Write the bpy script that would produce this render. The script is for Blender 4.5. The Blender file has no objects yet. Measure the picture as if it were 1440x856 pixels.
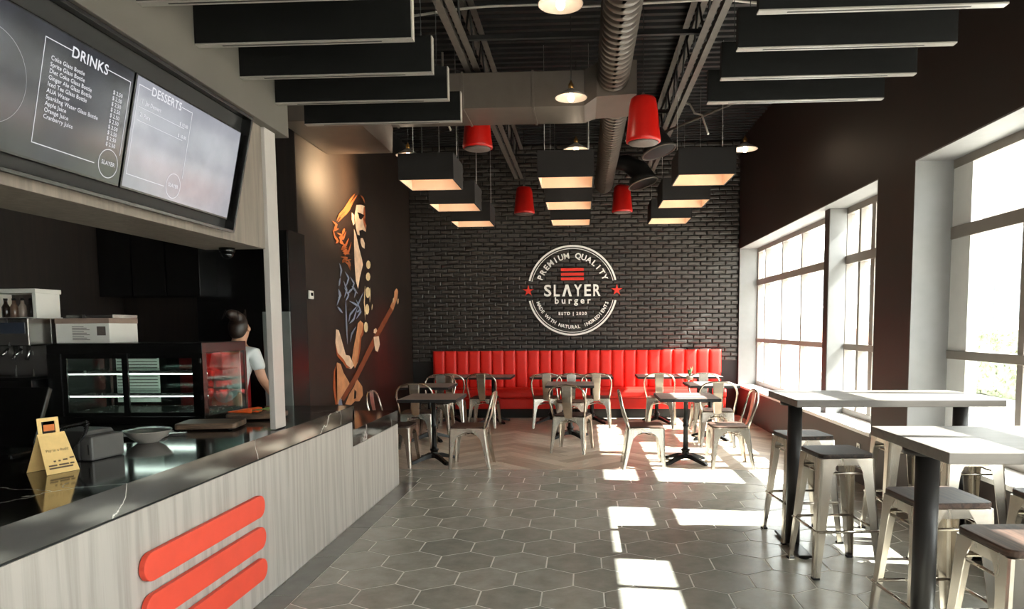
import bpy, bmesh, math, random
from mathutils import Vector, Matrix
random.seed(7)
R = math.radians
SC = bpy.context.scene
COL = SC.collection

# ------------------------------------------------------------------ camera
CAM_F, CAM_PP, CAM_H, CAM_ROLL, CAM_VP = 992.0, (770.0, 540.0), 1.55, R(.22), (820.0, 459.5)
def make_camera():
    d = Vector((CAM_VP[0]-CAM_PP[0], -(CAM_VP[1]-CAM_PP[1]), -CAM_F)).normalized()
    up = Vector((-math.sin(CAM_ROLL), math.cos(CAM_ROLL), 0))
    z = (up - d*up.dot(d)).normalized()
    x = d.cross(z)
    rot = Matrix((x, d, z))                 # rows are the world axes in camera space = camera-to-world
    cam = bpy.data.cameras.new('camera')
    cam.sensor_fit = 'HORIZONTAL'; cam.sensor_width = 36.0
    cam.lens = CAM_F*36.0/1440.0
    cam.shift_x = -(CAM_PP[0]-720.0)/1440.0
    cam.shift_y = (CAM_PP[1]-428.0)/1440.0
    cam.clip_start = .05; cam.clip_end = 300
    o = bpy.data.objects.new('camera', cam); COL.objects.link(o)
    m = rot.to_4x4(); m.translation = Vector((0, 0, CAM_H))
    o.matrix_world = m
    SC.camera = o
make_camera()

# ------------------------------------------------------------------ world, sun, exposure
w = bpy.data.worlds.new('sky'); SC.world = w; w.use_nodes = True
bg = w.node_tree.nodes['Background']
bg.inputs['Color'].default_value = (1.0, .97, .94, 1)
bg.inputs['Strength'].default_value = 3.4
sl = bpy.data.lights.new('sun', 'SUN'); sl.energy = 13.0; sl.angle = R(.6); sl.color = (1, .96, .90)
so = bpy.data.objects.new('sun', sl); COL.objects.link(so)
so.rotation_euler = Vector((-1.048, .115, -1.0)).to_track_quat('-Z', 'Y').to_euler()
SC.view_settings.view_transform = 'Standard'
SC.view_settings.look = 'None'
SC.view_settings.gamma = 1.0
SC.view_settings.use_curve_mapping = False
SC.view_settings.exposure = 2.2
SC.cycles.use_denoising = True
SC.cycles.sample_clamp_indirect = 8.0
SC.cycles.max_bounces = 10
SC.cycles.diffuse_bounces = 5
SC.cycles.transparent_max_bounces = 16

# ------------------------------------------------------------------ materials
def lin(c):
    return tuple(((v/255)/12.92 if v/255 <= .04045 else ((v/255+.055)/1.055)**2.4) for v in c) + (1.0,)
def nodes(name):
    m = bpy.data.materials.new(name); m.use_nodes = True
    nt = m.node_tree; return m, nt, nt.nodes['Principled BSDF']
def ramp(nt, fac, stops):
    r = nt.nodes.new('ShaderNodeValToRGB')
    e = r.color_ramp.elements
    e[0].position, e[0].color = stops[0]; e[1].position, e[1].color = stops[1]
    for p, c in stops[2:]:
        n = e.new(p); n.color = c
    nt.links.new(fac, r.inputs['Fac']); return r
def coords(nt, scale=(1, 1, 1), rot=(0, 0, 0), world=False):
    mp = nt.nodes.new('ShaderNodeMapping'); mp.inputs['Scale'].default_value = scale; mp.inputs['Rotation'].default_value = rot
    if world: src = nt.nodes.new('ShaderNodeNewGeometry').outputs['Position']
    else: src = nt.nodes.new('ShaderNodeTexCoord').outputs['Object']
    nt.links.new(src, mp.inputs['Vector']); return mp.outputs['Vector']
def noise(nt, vec, scale, detail=4, rough=.55, dist=0):
    n = nt.nodes.new('ShaderNodeTexNoise'); n.inputs['Scale'].default_value = scale; n.inputs['Detail'].default_value = detail
    n.inputs['Roughness'].default_value = rough; n.inputs['Distortion'].default_value = dist
    nt.links.new(vec, n.inputs['Vector']); return n.outputs['Fac']
def bump(nt, b, fac, strength, dist=.01):
    bn = nt.nodes.new('ShaderNodeBump'); bn.inputs['Strength'].default_value = strength; bn.inputs['Distance'].default_value = dist
    nt.links.new(fac, bn.inputs['Height']); nt.links.new(bn.outputs['Normal'], b.inputs['Normal'])
def plain(name, c, rough=.5, metal=0, var=.12, scale=8, bumps=0, spec=.5, world=True):
    """one colour with a little procedural unevenness"""
    m, nt, b = nodes(name)
    v = coords(nt, world=world); f = noise(nt, v, scale)
    c = lin(c)
    lo = tuple(x*(1-var) for x in c[:3])+(1,); hi = tuple(min(1, x*(1+var)) for x in c[:3])+(1,)
    r = ramp(nt, f, [(.3, lo), (.7, hi)])
    nt.links.new(r.outputs['Color'], b.inputs['Base Color'])
    b.inputs['Roughness'].default_value = rough; b.inputs['Metallic'].default_value = metal
    b.inputs['Specular IOR Level'].default_value = spec
    if bumps: bump(nt, b, noise(nt, v, scale*8), bumps, .004)
    return m
def piece(name, c, c2, rough, scale=5, bumps=.1, spec=.5):
    """colour that also varies from piece to piece"""
    m, nt, b = nodes(name)
    oi = nt.nodes.new('ShaderNodeObjectInfo')
    v = coords(nt, world=True); f = noise(nt, v, scale, 6, .65)
    r = ramp(nt, oi.outputs['Random'], [(0, lin(c)), (1, lin(c2))])
    mx = nt.nodes.new('ShaderNodeMixRGB'); mx.blend_type = 'OVERLAY'; mx.inputs['Fac'].default_value = .45
    nt.links.new(r.outputs['Color'], mx.inputs['Color1']); nt.links.new(f, mx.inputs['Color2'])
    nt.links.new(mx.outputs['Color'], b.inputs['Base Color'])
    b.inputs['Roughness'].default_value = rough; b.inputs['Specular IOR Level'].default_value = spec
    if bumps: bump(nt, b, f, bumps, .003)
    return m
def wood(name, c, c2, axis='z', rough=.5, scale=1.0, rnd=False, lo=.35, hi=.68, spec=.5):
    m, nt, b = nodes(name)
    s = {'x': (1.2, 22, 22), 'y': (22, 1.2, 22), 'z': (22, 22, 1.2)}[axis]
    v = coords(nt, tuple(k*scale for k in s), world=not rnd)
    f = noise(nt, v, 1.0, 7, .62, 1.6)
    if rnd:
        oi = nt.nodes.new('ShaderNodeObjectInfo'); ad = nt.nodes.new('ShaderNodeMath'); ad.operation = 'MULTIPLY_ADD'
        nt.links.new(oi.outputs['Random'], ad.inputs[0]); ad.inputs[1].default_value = .34; nt.links.new(f, ad.inputs[2])
        sb = nt.nodes.new('ShaderNodeMath'); sb.operation = 'SUBTRACT'; nt.links.new(ad.outputs[0], sb.inputs[0]); sb.inputs[1].default_value = .17
        f = sb.outputs[0]
    r = ramp(nt, f, [(lo, lin(c2)), (hi, lin(c))])
    nt.links.new(r.outputs['Color'], b.inputs['Base Color']); b.inputs['Roughness'].default_value = rough
    b.inputs['Specular IOR Level'].default_value = spec
    bump(nt, b, f, .12, .002); return m
def board_wood(name, c, c2):
    """pale laminate with upright cathedral grain"""
    m, nt, b = nodes(name)
    v = coords(nt, (1, 1, .07), world=True)
    wv = nt.nodes.new('ShaderNodeTexWave'); wv.wave_type = 'BANDS'; wv.bands_direction = 'Y'; wv.inputs['Scale'].default_value = 2.6
    wv.inputs['Distortion'].default_value = 16; wv.inputs['Detail'].default_value = 3; wv.inputs['Detail Scale'].default_value = 1.6
    nt.links.new(v, wv.inputs['Vector'])
    f = noise(nt, coords(nt, (60, 60, 2.2), world=True), 1.0, 5, .6)
    mx = nt.nodes.new('ShaderNodeMixRGB'); mx.inputs['Fac'].default_value = .72
    nt.links.new(wv.outputs['Fac'], mx.inputs['Color1']); nt.links.new(f, mx.inputs['Color2'])
    r = ramp(nt, mx.outputs['Color'], [(.25, lin(c2)), (.62, lin(c))]); nt.links.new(r.outputs['Color'], b.inputs['Base Color'])
    b.inputs['Roughness'].default_value = .5; bump(nt, b, f, .08, .002); return m
def emit(name, c, s):
    m = bpy.data.materials.new(name); m.use_nodes = True; nt = m.node_tree; nt.nodes.clear()
    e = nt.nodes.new('ShaderNodeEmission'); e.inputs['Color'].default_value = lin(c); e.inputs['Strength'].default_value = s
    o = nt.nodes.new('ShaderNodeOutputMaterial'); nt.links.new(e.outputs[0], o.inputs[0]); return m
def clear_glass(name, tint=(240, 246, 246), refl=.10):
    m = bpy.data.materials.new(name); m.use_nodes = True; nt = m.node_tree; nt.nodes.clear()
    t = nt.nodes.new('ShaderNodeBsdfTransparent'); t.inputs['Color'].default_value = lin(tint)
    g = nt.nodes.new('ShaderNodeBsdfGlossy'); g.inputs['Roughness'].default_value = .03
    fr = nt.nodes.new('ShaderNodeLayerWeight'); fr.inputs['Blend'].default_value = .5
    pw = nt.nodes.new('ShaderNodeMath'); pw.operation = 'POWER'; pw.inputs[1].default_value = 4.0; nt.links.new(fr.outputs['Facing'], pw.inputs[0])
    mt = nt.nodes.new('ShaderNodeMath'); mt.operation = 'MULTIPLY_ADD'; mt.inputs[1].default_value = .5; mt.inputs[2].default_value = refl*.2; nt.links.new(pw.outputs[0], mt.inputs[0])
    mx = nt.nodes.new('ShaderNodeMixShader'); o = nt.nodes.new('ShaderNodeOutputMaterial')
    nt.links.new(mt.outputs[0], mx.inputs[0])
    nt.links.new(t.outputs[0], mx.inputs[1]); nt.links.new(g.outputs[0], mx.inputs[2]); nt.links.new(mx.outputs[0], o.inputs[0]); return m
def stone(name):
    m, nt, b = nodes(name)
    v = coords(nt, world=True)
    f = noise(nt, v, 1.1, 3, .5)
    vo = nt.nodes.new('ShaderNodeTexVoronoi'); vo.feature = 'DISTANCE_TO_EDGE'; vo.inputs['Scale'].default_value = 1.0
    wp = nt.nodes.new('ShaderNodeVectorMath'); wp.operation = 'MULTIPLY_ADD'
    nn = nt.nodes.new('ShaderNodeTexNoise'); nn.inputs['Scale'].default_value = 3.2; nn.inputs['Detail'].default_value = 6
    nt.links.new(v, nn.inputs['Vector']); nt.links.new(nn.outputs['Color'], wp.inputs[0]); wp.inputs[1].default_value = (.35, .35, .35)
    nt.links.new(v, wp.inputs[2]); nt.links.new(wp.outputs[0], vo.inputs['Vector'])
    r = ramp(nt, vo.outputs['Distance'], [(.0, lin((205, 199, 190))), (.005, lin((26, 23, 21)))])
    mx = nt.nodes.new('ShaderNodeMixRGB'); mx.inputs['Color1'].default_value = lin((26, 23, 21))
    r2 = ramp(nt, f, [(.45, (0, 0, 0, 1)), (.52, (1, 1, 1, 1))])
    nt.links.new(r2.outputs['Color'], mx.inputs['Fac']); nt.links.new(r.outputs['Color'], mx.inputs['Color2'])
    nt.links.new(mx.outputs['Color'], b.inputs['Base Color']); b.inputs['Roughness'].default_value = .09
    b.inputs['Specular IOR Level'].default_value = .8; return m
def metal_brushed(name, c, rough=.34):
    m, nt, b = nodes(name)
    v = coords(nt, (14, 14, 2.5)); f = noise(nt, v, 1.2, 3, .5)
    c = lin(c); r = ramp(nt, f, [(.25, tuple(x*.9 for x in c[:3])+(1,)), (.75, c)])
    nt.links.new(r.outputs['Color'], b.inputs['Base Color']); b.inputs['Metallic'].default_value = 1
    r2 = ramp(nt, f, [(0, (rough*1.3,)*3+(1,)), (1, (rough*.7,)*3+(1,))]); nt.links.new(r2.outputs['Color'], b.inputs['Roughness'])
    return m
M = {}
M['tile'] = piece('hex_tile_grey', (146, 142, 132), (166, 161, 150), .25, 7, .06)
M['reflectstrip'] = plain('polished_reflection_strip', (118, 115, 110), .14)  # smooth grey standing in for the counter's reflection in the floor
M['grout'] = plain('pale_grout', (222, 216, 205), .8)
M['subfloor'] = plain('dark_joint', (92, 78, 66), .8)
M['plank'] = wood('oak_plank', (220, 206, 188), (166, 147, 128), 'x', .33, 1.0, True)
M['brick'] = piece('black_painted_brick', (44, 39, 36), (62, 55, 50), .46, 24, .35)
M['mortar'] = plain('black_painted_mortar', (24, 22, 21), .75, bumps=.3)
M['wallbrown'] = plain('dark_brown_wall_paint', (46, 36, 32), .52, var=.06, bumps=.05)
M['reveal'] = plain('pale_grey_reveal', (132, 130, 129), .6, var=.04)
M['sillwhite'] = plain('white_sill', (226, 222, 218), .4, var=.03)
M['frame'] = plain('window_frame_grey', (136, 127, 119), .45, var=.04)
M['framewhite'] = plain('window_frame_white', (226, 224, 220), .45, var=.03)
M['pane'] = clear_glass('window_glass')
M['caseglass'] = clear_glass('display_glass', (225, 235, 232), .12)
M['deck'] = plain('black_ceiling_deck', (20, 17, 16), .5, var=.2)
M['joist'] = plain('grey_brown_joist_paint', (82, 74, 67), .55, var=.15)
M['joistdark'] = plain('black_joist_web', (26, 23, 22), .6)
M['duct'] = plain('taupe_duct_paint', (90, 80, 72), .45, var=.08)
M['ductdark'] = plain('black_duct', (20, 18, 17), .5)
M['black'] = plain('matt_black', (14, 13, 12), .6, var=.2)
M['satin'] = plain('satin_black', (13, 12, 12), .25, var=.2)
M['felt'] = plain('black_baffle_felt', (12, 11, 10), .9, var=.15, spec=.2)
M['baffleedge'] = plain('baffle_edge_trim', (142, 135, 128), .35, var=.05)
M['bulk'] = plain('grey_bulkhead', (86, 80, 73), .8, var=.07, scale=2, bumps=.08)
M['greywood'] = board_wood('grey_washed_wood', (180, 172, 164), (158, 149, 141))
M['headwood'] = wood('header_wood', (130, 118, 107), (104, 94, 85), 'z', .5, .55)
M['darkwood'] = wood('dark_brown_wood', (40, 28, 22), (22, 15, 12), 'z', .6, .5)
M['stone'] = stone('veined_black_stone')
M['postgrey'] = plain('pale_post', (172, 164, 158), .35, var=.04)
M['redbar'] = plain('coral_red_bar', (234, 78, 56), .5, var=.04)
M['redvinyl'] = plain('red_vinyl', (226, 34, 20), .48, var=.06, bumps=.05)
M['redpaint'] = plain('red_speaker_shell', (196, 22, 14), .35, var=.05)
M['grille'] = plain('grey_grille', (96, 86, 80), .6, var=.2, scale=60)
M['shadeout'] = plain('dark_shade_fabric', (23, 18, 16), .85, var=.15, scale=40)
M['shadein'] = plain('warm_shade_lining', (216, 188, 162), .8, var=.04)
M['bulb'] = emit('warm_bulb', (255, 222, 186), 7)
M['bulbdim'] = emit('warm_lamp', (255, 206, 160), 3)
M['brass'] = plain('brass', (190, 145, 84), .3, 1)
M['enamel'] = plain('pale_enamel', (150, 141, 133), .35, var=.04)
M['steelcable'] = plain('steel_cable', (180, 174, 168), .4, .6)
M['conduit'] = plain('pale_conduit', (206, 198, 188), .4, .3)
M['gun'] = metal_brushed('brushed_gunmetal', (206, 196, 184), .25)
M['seatwood'] = wood('brown_seat_wood', (84, 62, 52), (34, 25, 21), 'y', .5, 1.3, True, .38, .62, .3)
M['topwood'] = wood('grey_table_wood', (164, 149, 140), (126, 113, 106), 'x', .42, .8)
M['castblack'] = plain('cast_black_iron', (20, 18, 17), .32, .4, bumps=.1)
M['bartop'] = wood('pale_bar_top', (112, 104, 97), (92, 85, 79), 'x', .45, .5)
M['barpost'] = plain('charcoal_bar_post', (44, 41, 40), .45, .3)
M['white'] = plain('white_paint_mark', (238, 234, 228), .6, var=.03)
M['signred'] = plain('red_paint_mark', (226, 52, 34), .6, var=.03)
M['plastic'] = plain('white_plastic', (224, 220, 212), .4, var=.02)
M['steel'] = metal_brushed('stainless_steel', (178, 176, 172), .25)
M['chalk'] = None
# ------------------------------------------------------------------ mesh building
class MB:
    def __init__(s): s.v = []; s.f = []; s.sm = []
    def add(s, vs, fs, smooth=False):
        k = len(s.v); s.v += [tuple(p) for p in vs]
        s.f += [tuple(i+k for i in f) for f in fs]; s.sm += [smooth]*len(fs); return s
    def box(s, x0, x1, y0, y1, z0, z1):
        return s.add([(x0,y0,z0),(x1,y0,z0),(x1,y1,z0),(x0,y1,z0),(x0,y0,z1),(x1,y0,z1),(x1,y1,z1),(x0,y1,z1)],
                     [(3,2,1,0),(4,5,6,7),(0,1,5,4),(1,2,6,5),(2,3,7,6),(3,0,4,7)])
    def prism(s, pts, z0, z1):                       # polygon in xy (counter-clockwise) extruded in z
        n = len(pts)
        return s.add([(x,y,z0) for x,y in pts]+[(x,y,z1) for x,y in pts],
                     [tuple(range(n))[::-1], tuple(range(n,2*n))]+[(i,(i+1)%n,n+(i+1)%n,n+i) for i in range(n)])
    def loft(s, rings, smooth=True, caps=True, closed=True):
        n = len(rings[0]); vs = [p for r in rings for p in r]; fs = []
        for i in range(len(rings)-1):
            for j in range(n if closed else n-1):
                a, b = i*n+j, i*n+(j+1) % n
                fs.append((a, b, b+n, a+n))
        s.add(vs, fs, smooth)
        if caps:
            k = len(s.v)-len(vs)
            s.f += [tuple(k+i for i in range(n))[::-1], tuple(k+(len(rings)-1)*n+i for i in range(n))]; s.sm += [False, False]
        return s
    def tube(s, path, r, n=8, caps=True):
        path = [Vector(p) for p in path]; rs = r if isinstance(r, (list, tuple)) else [r]*len(path)
        rings = []; ref = None
        for i, p in enumerate(path):
            t = (path[min(i+1, len(path)-1)]-path[max(i-1, 0)]).normalized()
            if ref is None: ref = Vector((0, 0, 1)) if abs(t.z) < .9 else Vector((1, 0, 0))
            a = (ref - t*ref.dot(t)).normalized(); b = t.cross(a); ref = a
            rings.append([tuple(p+(a*math.cos(2*math.pi*k/n)+b*math.sin(2*math.pi*k/n))*rs[i]) for k in range(n)])
        return s.loft(rings, True, caps)
    def lathe(s, prof, c=(0, 0, 0), n=20, axis='z', caps=True):   # prof: (radius, height)
        rings = []
        for r, h in prof:
            ring = []
            for k in range(n):
                a = 2*math.pi*k/n; p = (r*math.cos(a), r*math.sin(a), h)
                if axis == 'y': p = (p[0], p[2], -p[1])
                if axis == 'x': p = (p[2], p[0], p[1])
                ring.append((p[0]+c[0], p[1]+c[1], p[2]+c[2]))
            rings.append(ring)
        return s.loft(rings, True, caps)
    def mesh(s, name, mat):
        m = bpy.data.meshes.new(name); m.from_pydata(s.v, [], s.f); m.update()
        m.polygons.foreach_set('use_smooth', s.sm)
        for k in (mat if isinstance(mat, (list, tuple)) else [mat]): m.materials.append(k)
        return m
    def build(s, name, mat, parent=None, bevel=0, loc=None):
        return put(name, s.mesh(name, mat), parent, bevel, loc)
def put(name, me, parent=None, bevel=0, loc=None):
    o = bpy.data.objects.new(name, me); COL.objects.link(o)
    if parent: o.parent = parent
    if loc: o.location = loc
    if bevel:
        b = o.modifiers.new('bevel', 'BEVEL'); b.width = bevel; b.segments = 2; b.limit_method = 'ANGLE'
    return o
def tag(o, label=None, cat=None, group=None, kind=None):
    if label: o['label'] = label
    if cat: o['category'] = cat
    if group: o['group'] = group
    if kind: o['kind'] = kind
    return o
def empty(name, loc=(0, 0, 0), rz=0, label=None, cat=None, group=None, kind=None):
    o = bpy.data.objects.new(name, None); COL.objects.link(o); o.location = loc; o.rotation_euler = (0, 0, R(rz))
    o.empty_display_size = .1
    return tag(o, label, cat, group, kind)
def struct(o): o['kind'] = 'structure'; return o
KIDS = {}
def copy_tree(o, loc=None, rz=None, label=None, parent=None):
    c = o.copy(); COL.objects.link(c)
    if parent is not None: c.parent = parent
    if loc is not None: c.location = loc
    if rz is not None: c.rotation_euler = (0, 0, R(rz))
    if label: c['label'] = label
    for ch in list(o.children): copy_tree(ch, parent=c)
    return c
def place_all(proto, spots):           # (loc, rz, label): the first spot moves the original itself
    src = proto; out = []
    for loc, rz, lab in spots[1:]:
        out.append(copy_tree(src, loc, rz, lab))
    loc, rz, lab = spots[0]; src.location = loc; src.rotation_euler = (0, 0, R(rz)); src['label'] = lab
    return [src]+out
def rrect(w, d, r, n=4):
    pts = []
    for cx, cy, a0 in ((w/2-r, d/2-r, 0), (-w/2+r, d/2-r, 90), (-w/2+r, -d/2+r, 180), (w/2-r, -d/2+r, 270)):
        for k in range(n+1):
            a = R(a0+90*k/n); pts.append((cx+r*math.cos(a), cy+r*math.sin(a)))
    return pts
def clip(poly, x0, x1, y0, y1):
    def cut(p, ins, isec):
        out = []
        for i in range(len(p)):
            a, b = p[i-1], p[i]
            if ins(b):
                if not ins(a): out.append(isec(a, b))
                out.append(b)
            elif ins(a): out.append(isec(a, b))
        return out
    def ix(v): return lambda a, b: (v, a[1]+(b[1]-a[1])*(v-a[0])/(b[0]-a[0]))
    def iy(v): return lambda a, b: (a[0]+(b[0]-a[0])*(v-a[1])/(b[1]-a[1]), v)
    for ins, f in ((lambda p: p[0] >= x0, ix(x0)), (lambda p: p[0] <= x1, ix(x1)), (lambda p: p[1] >= y0, iy(y0)), (lambda p: p[1] <= y1, iy(y1))):
        poly = cut(poly, ins, f)
        if len(poly) < 3: return []
    return poly
def area(p): return abs(sum(p[i-1][0]*p[i][1]-p[i][0]*p[i-1][1] for i in range(len(p))))/2
def inset(p, d):
    cx = sum(q[0] for q in p)/len(p); cy = sum(q[1] for q in p)/len(p)
    out = []
    for x, y in p:
        L = math.hypot(x-cx, y-cy) or 1; k = max(.3, (L-d)/L); out.append((cx+(x-cx)*k, cy+(y-cy)*k))
    return out
_cache = {}
def text_geo(s, size=1.0, spacing=1.0, bold=0.0, align='LEFT'):
    """flat lettering of the built-in font, as (verts, faces)"""
    cu = bpy.data.curves.new('t', 'FONT'); cu.body = s; cu.size = size; cu.space_character = spacing; cu.offset = bold
    cu.align_x = align; cu.resolution_u = 3
    o = bpy.data.objects.new('t', cu); COL.objects.link(o)
    dg = bpy.context.evaluated_depsgraph_get(); me = bpy.data.meshes.new_from_object(o.evaluated_get(dg))
    vs = [tuple(v.co) for v in me.vertices]; fs = [tuple(p.vertices) for p in me.polygons]
    bpy.data.objects.remove(o); bpy.data.curves.remove(cu); bpy.data.meshes.remove(me)
    return vs, fs
def flat(mb, vs, fs, O, U, V):          # lay 2-d geometry on the plane through O spanned by U and V
    O, U, V = Vector(O), Vector(U), Vector(V)
    return mb.add([tuple(O+U*p[0]+V*p[1]) for p in vs], fs)
MURAL_POLYS = [('hair', 'hairdark', [(9.39, 3.344), (9.671, 3.37), (9.843, 3.338), (9.885, 3.272), (9.659, 3.243), (9.514, 3.201), (9.417, 3.054), (9.346, 2.869), (9.3, 2.673), (9.147, 2.45), (8.894, 2.459), (8.805, 2.549), (8.579, 2.653), (8.547, 2.808), (8.692, 2.877), (8.948, 3.047), (9.165, 3.201)]), ('face', 'skin', [(9.514, 3.21), (9.717, 3.247), (9.883, 3.254), (9.895, 3.118), (9.829, 3.059), (9.932, 3.004), (9.885, 2.888), (9.75, 2.848), (9.619, 2.817), (9.517, 2.818), (9.468, 2.886), (9.437, 2.969), (9.417, 3.054)]), ('face_shade', 'rust', [(9.834, 3.236), (9.882, 3.244), (9.895, 3.118), (9.829, 3.059), (9.92, 3.003), (9.888, 2.916), (9.81, 2.987), (9.771, 3.072)]), ('eye', 'ink', [(9.578, 3.105), (9.775, 3.118), (9.809, 3.096), (9.698, 3.04), (9.606, 3.047)]), ('brow', 'ink', [(9.545, 3.118), (9.677, 3.126), (9.853, 3.125), (9.821, 3.105), (9.646, 3.098), (9.544, 3.101)]), ('ear', 'skin', [(9.301, 3.079), (9.39, 3.058), (9.407, 2.947), (9.35, 2.913), (9.292, 2.983)]), ('moustache', 'ink', [(9.596, 2.877), (9.733, 2.913), (9.892, 2.898), (9.905, 2.844), (9.749, 2.837), (9.617, 2.795)]), ('beard', 'hairdark', [(9.517, 2.818), (9.617, 2.795), (9.722, 2.794), (9.903, 2.687), (9.956, 2.6), (9.796, 2.511), (9.654, 2.569), (9.539, 2.682)]), ('chin', 'skin', [(9.645, 2.784), (9.745, 2.797), (9.823, 2.733), (9.81, 2.659), (9.693, 2.673), (9.64, 2.73)]), ('chest', 'skin', [(9.373, 2.873), (9.459, 2.797), (9.558, 2.649), (9.677, 2.499), (9.711, 2.43), (9.567, 2.256), (9.466, 2.089), (9.381, 2.19), (9.356, 2.399), (9.353, 2.661)]), ('arm', 'skin', [(8.565, 1.543), (8.66, 1.533), (8.766, 1.392), (8.89, 1.217), (9.033, 1.202), (9.213, 1.065), (9.076, 1.024), (8.904, 1.053), (8.798, 1.135), (8.589, 1.229), (8.524, 1.378)]), ('arm_shade', 'rust', [(8.524, 1.378), (8.591, 1.257), (8.801, 1.164), (8.907, 1.091), (9.077, 1.033), (8.903, 1.047), (8.77, 1.127), (8.562, 1.221)]), ('guitar_body', 'tan', [(8.554, 1.138), (8.686, 1.113), (8.785, 0.994), (8.946, 0.886), (9.0, 0.843), (8.757, 0.691), (8.586, 0.615), (8.455, 0.629), (8.398, 0.855), (8.44, 1.034)]), ('guitar_body', 'tan', [(9.307, 0.879), (9.52, 0.76), (9.542, 0.634), (9.373, 0.569), (9.187, 0.589), (9.033, 0.556), (8.804, 0.591), (8.988, 0.708), (9.175, 0.789)]), ('guitar_edge', 'rust', [(8.554, 1.138), (8.474, 1.014), (8.473, 0.83), (8.522, 0.622), (8.454, 0.626), (8.386, 0.838), (8.435, 1.035)]), ('guitar_horn', 'tan', [(9.52, 1.661), (9.647, 1.621), (9.64, 1.477), (9.516, 1.417), (9.484, 1.275), (9.359, 1.098), (9.227, 1.025), (9.118, 1.149), (9.19, 1.284), (9.332, 1.48), (9.407, 1.62)]), ('horn_edge', 'rust', [(9.647, 1.621), (9.64, 1.477), (9.516, 1.417), (9.484, 1.275), (9.359, 1.098), (9.315, 1.1), (9.422, 1.297), (9.473, 1.438), (9.569, 1.498)]), ('pickguard', 'ink', [(9.183, 0.749), (9.266, 0.711), (9.233, 0.624), (9.147, 0.623)]), ('guitar_neck', 'brown', [(11.058, 1.899), (11.183, 1.831), (10.444, 1.469), (9.371, 0.895), (9.052, 0.76), (8.752, 0.635), (8.646, 0.684), (9.0, 0.843), (9.318, 0.999), (10.063, 1.408)]), ('guitar_head', 'tan', [(11.444, 2.201), (11.533, 2.157), (11.475, 2.044), (11.183, 1.831), (11.033, 1.898), (11.294, 2.061), (11.302, 2.145)]), ('hand', 'skin', [(10.101, 1.429), (10.364, 1.437), (10.406, 1.313), (10.289, 1.206), (10.171, 1.232), (10.128, 1.32)]), ('thumb', 'skin', [(10.126, 1.537), (10.232, 1.559), (10.287, 1.515), (10.194, 1.476), (10.107, 1.49)]), ('cuff', 'blue', [(8.58, 0.672), (8.657, 0.682), (8.693, 0.594), (8.543, 0.61)]), ('strap_disc', 'cream', [(10.049, 2.459), (10.02, 2.418), (9.954, 2.392), (9.884, 2.394), (9.842, 2.422), (9.846, 2.462), (9.895, 2.498), (9.967, 2.511), (10.028, 2.495)]), ('strap_disc', 'cream', [(10.02, 2.288), (9.991, 2.247), (9.926, 2.222), (9.856, 2.225), (9.814, 2.254), (9.818, 2.294), (9.867, 2.329), (9.939, 2.341), (10.0, 2.324)]), ('strap_disc', 'cream', [(9.988, 2.079), (9.959, 2.039), (9.895, 2.016), (9.825, 2.02), (9.783, 2.049), (9.787, 2.09), (9.836, 2.123), (9.907, 2.134), (9.968, 2.116)]), ('strap_disc', 'cream', [(9.974, 2.058), (9.947, 2.008), (9.886, 1.979), (9.822, 1.986), (9.784, 2.024), (9.789, 2.075), (9.835, 2.117), (9.901, 2.129), (9.957, 2.105)]), ('strap_disc', 'cream', [(9.917, 1.823), (9.89, 1.774), (9.83, 1.747), (9.766, 1.755), (9.728, 1.794), (9.734, 1.845), (9.78, 1.885), (9.845, 1.896), (9.9, 1.871)]), ('strap_disc', 'cream', [(9.838, 1.57), (9.811, 1.521), (9.752, 1.496), (9.689, 1.505), (9.652, 1.545), (9.657, 1.596), (9.702, 1.635), (9.767, 1.643), (9.821, 1.617)])]
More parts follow.
